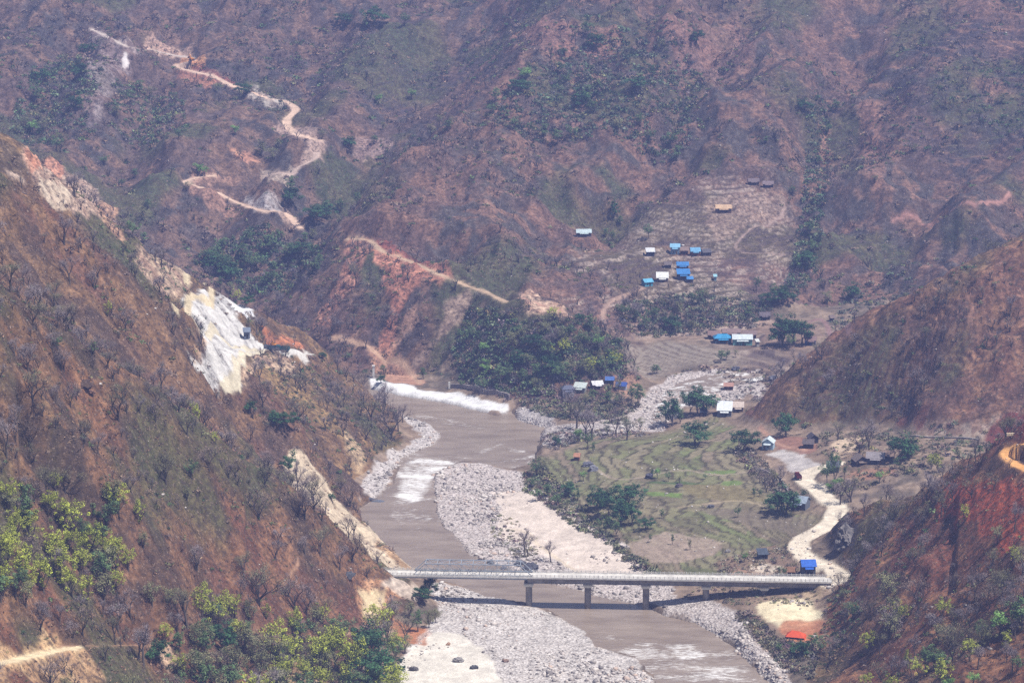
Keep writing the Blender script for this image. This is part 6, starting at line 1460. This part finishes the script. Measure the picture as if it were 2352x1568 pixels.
# brush belts on the valley floor: terrace edge, river junction, right bank
BELTS = [([(1960, 975), (2100, 985), (2300, 1000), (2290, 1030), (2200, 1060), (2090, 1100), (2050, 1060), (2080, 1020), (1970, 1000)], 500, 1.4, (.075, .078, .048)),
         ([(1080, 700), (1200, 740), (1330, 740), (1420, 790), (1440, 860), (1400, 905), (1280, 915), (1120, 895), (1060, 870), (1040, 800)], 1900, 1.9, (.052, .072, .036)),
         ([(500, 560), (620, 520), (740, 560), (720, 640), (640, 680), (520, 650), (440, 600)], 1300, 2.1, (.050, .074, .040)),
         ([(1300, 130), (1420, 60), (1560, 80), (1620, 180), (1580, 350), (1500, 380), (1380, 300), (1240, 330), (1160, 300), (1120, 230), (1200, 180)], 2100, 2.2, (.052, .070, .042)),
         ([(1850, 250), (1910, 240), (1900, 420), (1880, 620), (1830, 700), (1790, 680), (1830, 560), (1850, 400)], 900, 2.0, (.050, .072, .040)),
         ([(40, 180), (160, 120), (240, 180), (200, 280), (120, 330), (30, 300)], 900, 2.2, (.055, .078, .042)), ([(260, 180), (400, 200), (440, 300), (330, 340), (250, 280)], 700, 2.0, (.06, .08, .042)),
         ([(1430, 690), (1600, 680), (1780, 690), (1760, 740), (1500, 775), (1420, 750)], 900, 1.8, (.062, .074, .045)),
         ([(1960, 660), (2200, 560), (2100, 660), (1960, 740), (1900, 740)], 500, 1.8, (.06, .07, .05)),
         ([(1900, 1370), (1960, 1330), (1990, 1400), (1920, 1500), (1880, 1480)], 300, 1.1, (.06, .078, .04)),
         ([(360, 1500), (560, 1440), (880, 1480), (900, 1620), (360, 1640)], 1100, 1.1, (.075, .082, .042)),
         ([(1205, 1085), (1250, 1070), (1330, 1160), (1420, 1240), (1520, 1318), (1480, 1322), (1380, 1240), (1290, 1190), (1205, 1130)], 900, 1.5, (.085, .088, .052)),
         ([(1180, 915), (1300, 900), (1440, 905), (1480, 930), (1420, 975), (1300, 965), (1230, 950)], 700, 1.5, (.085, .090, .055)),
         ([(1300, 985), (1440, 990), (1500, 1000), (1330, 1015), (1260, 1040), (1245, 1010)], 350, 1.3, (.12, .105, .095)),
         ([(1700, 1000), (1740, 1040), (1800, 1110), (1850, 1150), (1810, 1160), (1750, 1110), (1690, 1050)], 420, 1.3, (.10, .088, .07)),
         ([(1690, 1400), (1740, 1412), (1800, 1470), (1880, 1480), (1870, 1560), (1800, 1540), (1740, 1470), (1700, 1430)], 520, 1.4, (.095, .088, .062)),
         ([(1640, 1330), (1880, 1345), (1880, 1390), (1700, 1390), (1560, 1375)], 420, .8, (.12, .11, .075)),
         ([(1120, 1180), (1180, 1190), (1240, 1240), (1230, 1300), (1180, 1280), (1130, 1230)], 200, 1.0, (.12, .115, .075)),
         ([(1620, 835), (1800, 840), (1800, 862), (1650, 858), (1520, 868)], 260, 1.4, (.10, .085, .075)),
         ([(1500, 735), (1600, 720), (1760, 720), (1800, 745), (1640, 768), (1480, 765)], 420, 1.4, (.095, .085, .065)),
         ([(1640, 1290), (1780, 1255), (1850, 1270), (1830, 1330), (1640, 1325)], 300, 1.0, (.13, .112, .08)),
         ([(1860, 1000), (1960, 990), (2100, 1010), (2150, 1060), (2040, 1110), (1950, 1130), (1900, 1150), (1950, 1080), (1880, 1050)], 380, 1.4, (.10, .092, .06)),
         ([(1060, 880), (1200, 905), (1240, 930), (1150, 915), (1060, 898)], 120, 1.3, (.10, .088, .07))]
xs, ys, ss, cs = [], [], [], []
for px, n, s_, c_ in BELTS:
    poly = outline(px); x0, x1 = min(p[0] for p in poly), max(p[0] for p in poly); y0, y1 = min(p[1] for p in poly), max(p[1] for p in poly)
    X = RT.uniform(x0, x1, n * 5); Y = RT.uniform(y0, y1, n * 5); ok = inpoly(X, Y, poly) & (nearest(RDIST, X, Y) > 1.5)
    road = sum(m for m, *_ in road_masks).clip(0, 1); ok &= nearest(road, X, Y) < .3
    for (hs, (c, wd)) in zip(HOUSES, PLOTS): ok &= np.hypot(X - c[0], Y - c[1] - 2) > wd * .7 + 1.0
    X = X[ok][:n]; Y = Y[ok][:n]; xs.append(X); ys.append(Y); ss.append(np.clip(RT.lognormal(-.15, .4, len(X)), .4, 2) * s_ * .8); cs.append(np.where(RT.rand(len(X), 1) < .34, np.array([[.085, .062, .050], [.10, .095, .045], [.07, .058, .060]])[RT.randint(0, 3, len(X))], np.array(c_)) * 2.0 * RT.uniform(.6, 1.45, (len(X), 1)) * (1 + RT.normal(0, .08, (len(X), 3))))
X = np.concatenate(xs); Y = np.concatenate(ys)
scatter("thicket", BUSH, X, Y, ground(X, Y) - .1, np.concatenate(ss), np.concatenate(cs), "tangled brush along the terrace edge, the river junction and the right bank", "brush", M_SCRUB, RT.uniform(.8, 1.2, len(X)))

# ------------------------------------------------------------------ stones
def rock_proto(seed, sub=1):
    rng = np.random.RandomState(seed)
    import bmesh
    bm = bmesh.new(); bmesh.ops.create_icosphere(bm, subdivisions=sub, radius=.5)
    V = np.array([v.co[:] for v in bm.verts]); F = np.array([[v.index for v in f.verts] for f in bm.faces]); bm.free()
    V = V * (1 + rng.uniform(-.28, .28, (len(V), 1))) * [1.15, .95, .7]
    for _ in range(3):
        n = rng.normal(0, 1, 3); n /= np.linalg.norm(n); d = V @ n; V = V - np.outer(np.maximum(d - .32, 0), n)
    return V, F, np.full(len(V), .5)
ROCK = [rock_proto(500 + k) for k in range(8)]
M_ROCKS = mat_vcol("river_stone", .9, .75, 1.2, 1.2, .15)
def stones(name, X, Y, S, tint, label):
    return scatter(name, ROCK, X, Y, ground(X, Y) + S * .12, S, tint, label, "stones", M_ROCKS, RT.uniform(.9, 1.4, len(X)))
rx, ry, rs = [], [], []
gx0, gy0 = sample(150000, 1000, 1640, .16, 41)
g = nearest(M_gravel, gx0, gy0); d_ = nearest(RDIST, gx0, gy0)
ok = ((g > .35) | ((nearest(SCAR, gx0, gy0) > .5) & (nearest(slope_m, gx0, gy0) < .2) & (RT.rand(len(g)) < .3 * sstep(.42, .6, fbm(gx0, gy0, 20, 3, 52.))) & (np.abs(d_) < 100) & (gy0 < 1440))) & (d_ > -1.2) & (RT.rand(len(g)) < .25 + .75 * sstep(.4, .6, fbm(gx0, gy0, 16, 3, 81.)))
X, Y = gx0[ok], gy0[ok]; S = np.clip(RT.lognormal(-.6, .5, len(X)) * (.5 + 1.1 * sstep(.35, .68, fbm(X, Y, 24, 3, 33.))), .25, 2.6)
pal_r = np.array([(.50, .45, .41), (.42, .37, .34), (.30, .27, .25), (.56, .52, .48), (.20, .18, .175), (.46, .36, .30)])
dark = fbm(X, Y, 30, 2, 5.5)
ci = np.where(dark > .58, RT.choice([2, 4, 1, 2, 0], len(X)), RT.choice([0, 1, 3, 0, 2, 5], len(X)))
stones("river_stones", X, Y, S, pal_r[ci] * RT.uniform(.85, 1.15, (len(X), 1)), "countless pale river cobbles and boulders on the gravel bars")
# scattered stones on sand, fields and slopes
X1, Y1 = sample(5200, 900, 1640, .2, 43); 
f = nearest(mF, X1, Y1); cl = fbm(X1, Y1, 22, 3, 91.)
ok = ((f > .5) & (cl > .50)) | ((nearest(SCAR, X1, Y1) > .5) & (RT.rand(len(X1)) < .12)) | ((nearest(slope_m, X1, Y1) > .6) & (RT.rand(len(X1)) < .16)); ok &= nearest(RDIST, X1, Y1) > 0
X2, Y2 = sample(2600, 1640, 2100, .19, 44); ok2 = RT.rand(len(X2)) < .1 + .5 * nearest(mT, X2, Y2)
X = np.r_[X1[ok], X2[ok2]]; Y = np.r_[Y1[ok], Y2[ok2]]; S = np.clip(RT.lognormal(-.35, .4, len(X)), .35, 1.8)
stones("field_stones", X, Y, S, pal_r[RT.choice([0, 1, 2, 0, 3], len(X))] * .9, "loose grey stones strewn over the terraces and slopes")
# boulders one can tell apart
BOULD = [(1090, 1536, 17, (.12, .12, .13), "dark wet boulder sitting alone on the pale sand bar at the bottom"), (1030, 1481, 11, (.40, .25, .17), "orange brown block on the sand bar below the left bridge end"), (1052, 1520, 20, (.30, .28, .27), "low dark stone ledge in the middle of the sand bar"), (1160, 1520, 14, (.32, .22, .18), "reddish boulder near the cobbles on the sand bar"),
         (950, 1540, 18, (.13, .12, .12), "dark flat boulder at the left edge of the sand bar"), (870, 1163, 40, (.13, .14, .17), "long dark wedge rock running into the river at the left bank"), (850, 1150, 20, (.12, .12, .14), "dark boulder just upstream of the long wedge rock"), (1096, 1341, 15, (.34, .31, .30), "single grey boulder in mid river under the truss span"),
         (1215, 1312, 34, (.09, .09, .11), "big black boulder at the right end of the truss"), (1195, 1300, 24, (.16, .15, .16), "grey black boulder touching the big black boulder behind the bridge"), (1155, 1312, 20, (.15, .15, .17), "dark boulder on the cobbles behind the right half of the truss"), (1130, 1295, 18, (.14, .14, .15), "dark boulder half in shadow at the river edge behind the truss"),
         (1350, 1072, 22, (.16, .16, .19), "blue grey boulder pair by the orange field hut"), (1362, 1082, 22, (.22, .22, .25), "grey boulder right below the blue grey pair by the field hut"), (1492, 1098, 18, (.10, .10, .13), "dark boulder among small trees in the middle of the terraces"), (1560, 1118, 14, (.14, .12, .13), "small dark boulder right of the terrace trees"), (1632, 1166, 14, (.12, .12, .14), "dark boulder in the stone heap of the lower terraces"), (1672, 1268, 12, (.3, .28, .27), "grey stone at the lower right of the terraces"),
         (192, 890, 30, (.10, .065, .05), "dark brown rock outcrop on the near left slope"), (205, 905, 18, (.20, .11, .08), "reddish block under the dark brown outcrop"), (1540, 690, 0, None, ""), (1690, 850, 16, (.13, .13, .16), "dark boulder at the head of the side stream"), (1775, 872, 18, (.14, .14, .17), "dark boulder where the side stream meets the right hill"), (1600, 910, 12, (.3, .27, .26), "grey boulder in the white water of the side stream"), (1500, 985, 14, (.16, .14, .14), "dark stone on the pale gravel below the side stream"),
         (2140, 1420, 20, (.16, .12, .11), "rust brown boulder on the near right slope"), (2260, 1330, 22, (.14, .10, .09), "dark boulder higher on the near right slope"), (800, 1328, 26, (.09, .09, .10), "black rock near the crest above the left bridge end"), (855, 1460, 22, (.15, .11, .10), "dark rock in the orange earth below the left bridge end")]
for x, y, w_, c_, lab in BOULD:
    if not w_: continue
    hpt = hits([x], [y])[0]; wm = w_ * hpt[1] / math.cos(PITCH) / FPX
    V, F, T = rock_proto(int(x * 3 + y), 3)
    rng = np.random.RandomState(int(x)); V = V * (1 + .10 * rng.uniform(-1, 1, (len(V), 1)))
    if "wedge" in lab: V = V * [1.3, .5, .45]; V[:, 2] *= 1 - .8 * sstep(-.1, .6, V[:, 0])
    o = link("boulder", poly_mesh("boulder", V * wm * 1.05, [tuple(int(i) for i in f) for f in F], mat_noise("boulder_stone", c_, .85, .45, 1.2, .25)))
    o.location = (hpt[0], hpt[1] + wm * .3, float(ground(hpt[0], hpt[1])) + wm * .16); o["label"] = lab; o["category"] = "boulder"

# dark rock face that squeezes the road
for x, y, w_, h_, lab in [(1935, 1275, 60, 62, "dark rock cliff pressing against the dirt road, between two bends")]:
    hpt = hits([x], [y])[0]; sc_ = hpt[1] / math.cos(PITCH) / FPX
    V, F, T = rock_proto(900 + x, 4); rng = np.random.RandomState(x)
    V = V / np.abs(V).max(0) * .5
    n_ = np.stack([vnoise(V[:, 0] * 4 + 9 + x, V[:, 2] * 3 + 40), vnoise(V[:, 1] * 4 + 3, V[:, 2] * 3 + 80), vnoise(V[:, 0] * 5 + 31, V[:, 1] * 5 + 71)], 1) - .5
    V = (V + n_ * .13) * [w_ * sc_ * 1.15, w_ * sc_ * 1.1, h_ * sc_ * 1.3]
    o = link("cliff", poly_mesh("cliff", V, [tuple(int(i) for i in f) for f in F], mat_noise("cliff_rock", (.085, .08, .085), .9, .5, .5, .6, (.20, .18, .17))))
    o.location = (hpt[0] + 2.5, hpt[1] + w_ * sc_ * .6, float(ground(hpt[0], hpt[1])) + h_ * sc_ * .42); o["label"] = lab; o["category"] = "cliff"

# ------------------------------------------------------------------ air
k = Kit(); k.box(-760, 760, -60, 2760, -4.0, 470.0)
mh = bpy.data.materials.new("haze"); mh.use_nodes = True; t = mh.node_tree; t.nodes.clear()
out = t.nodes.new("ShaderNodeOutputMaterial"); pv = t.nodes.new("ShaderNodeVolumePrincipled")
pv.inputs["Color"].default_value = (.37, .47, 1.0, 1); pv.inputs["Density"].default_value = 0.00016; pv.inputs["Anisotropy"].default_value = .1
t.links.new(pv.outputs[0], out.inputs["Volume"])
hz = k.build("haze", mh); hz["kind"] = "stuff"; hz["label"] = "thin blue haze filling the valley air"; hz["category"] = "haze"
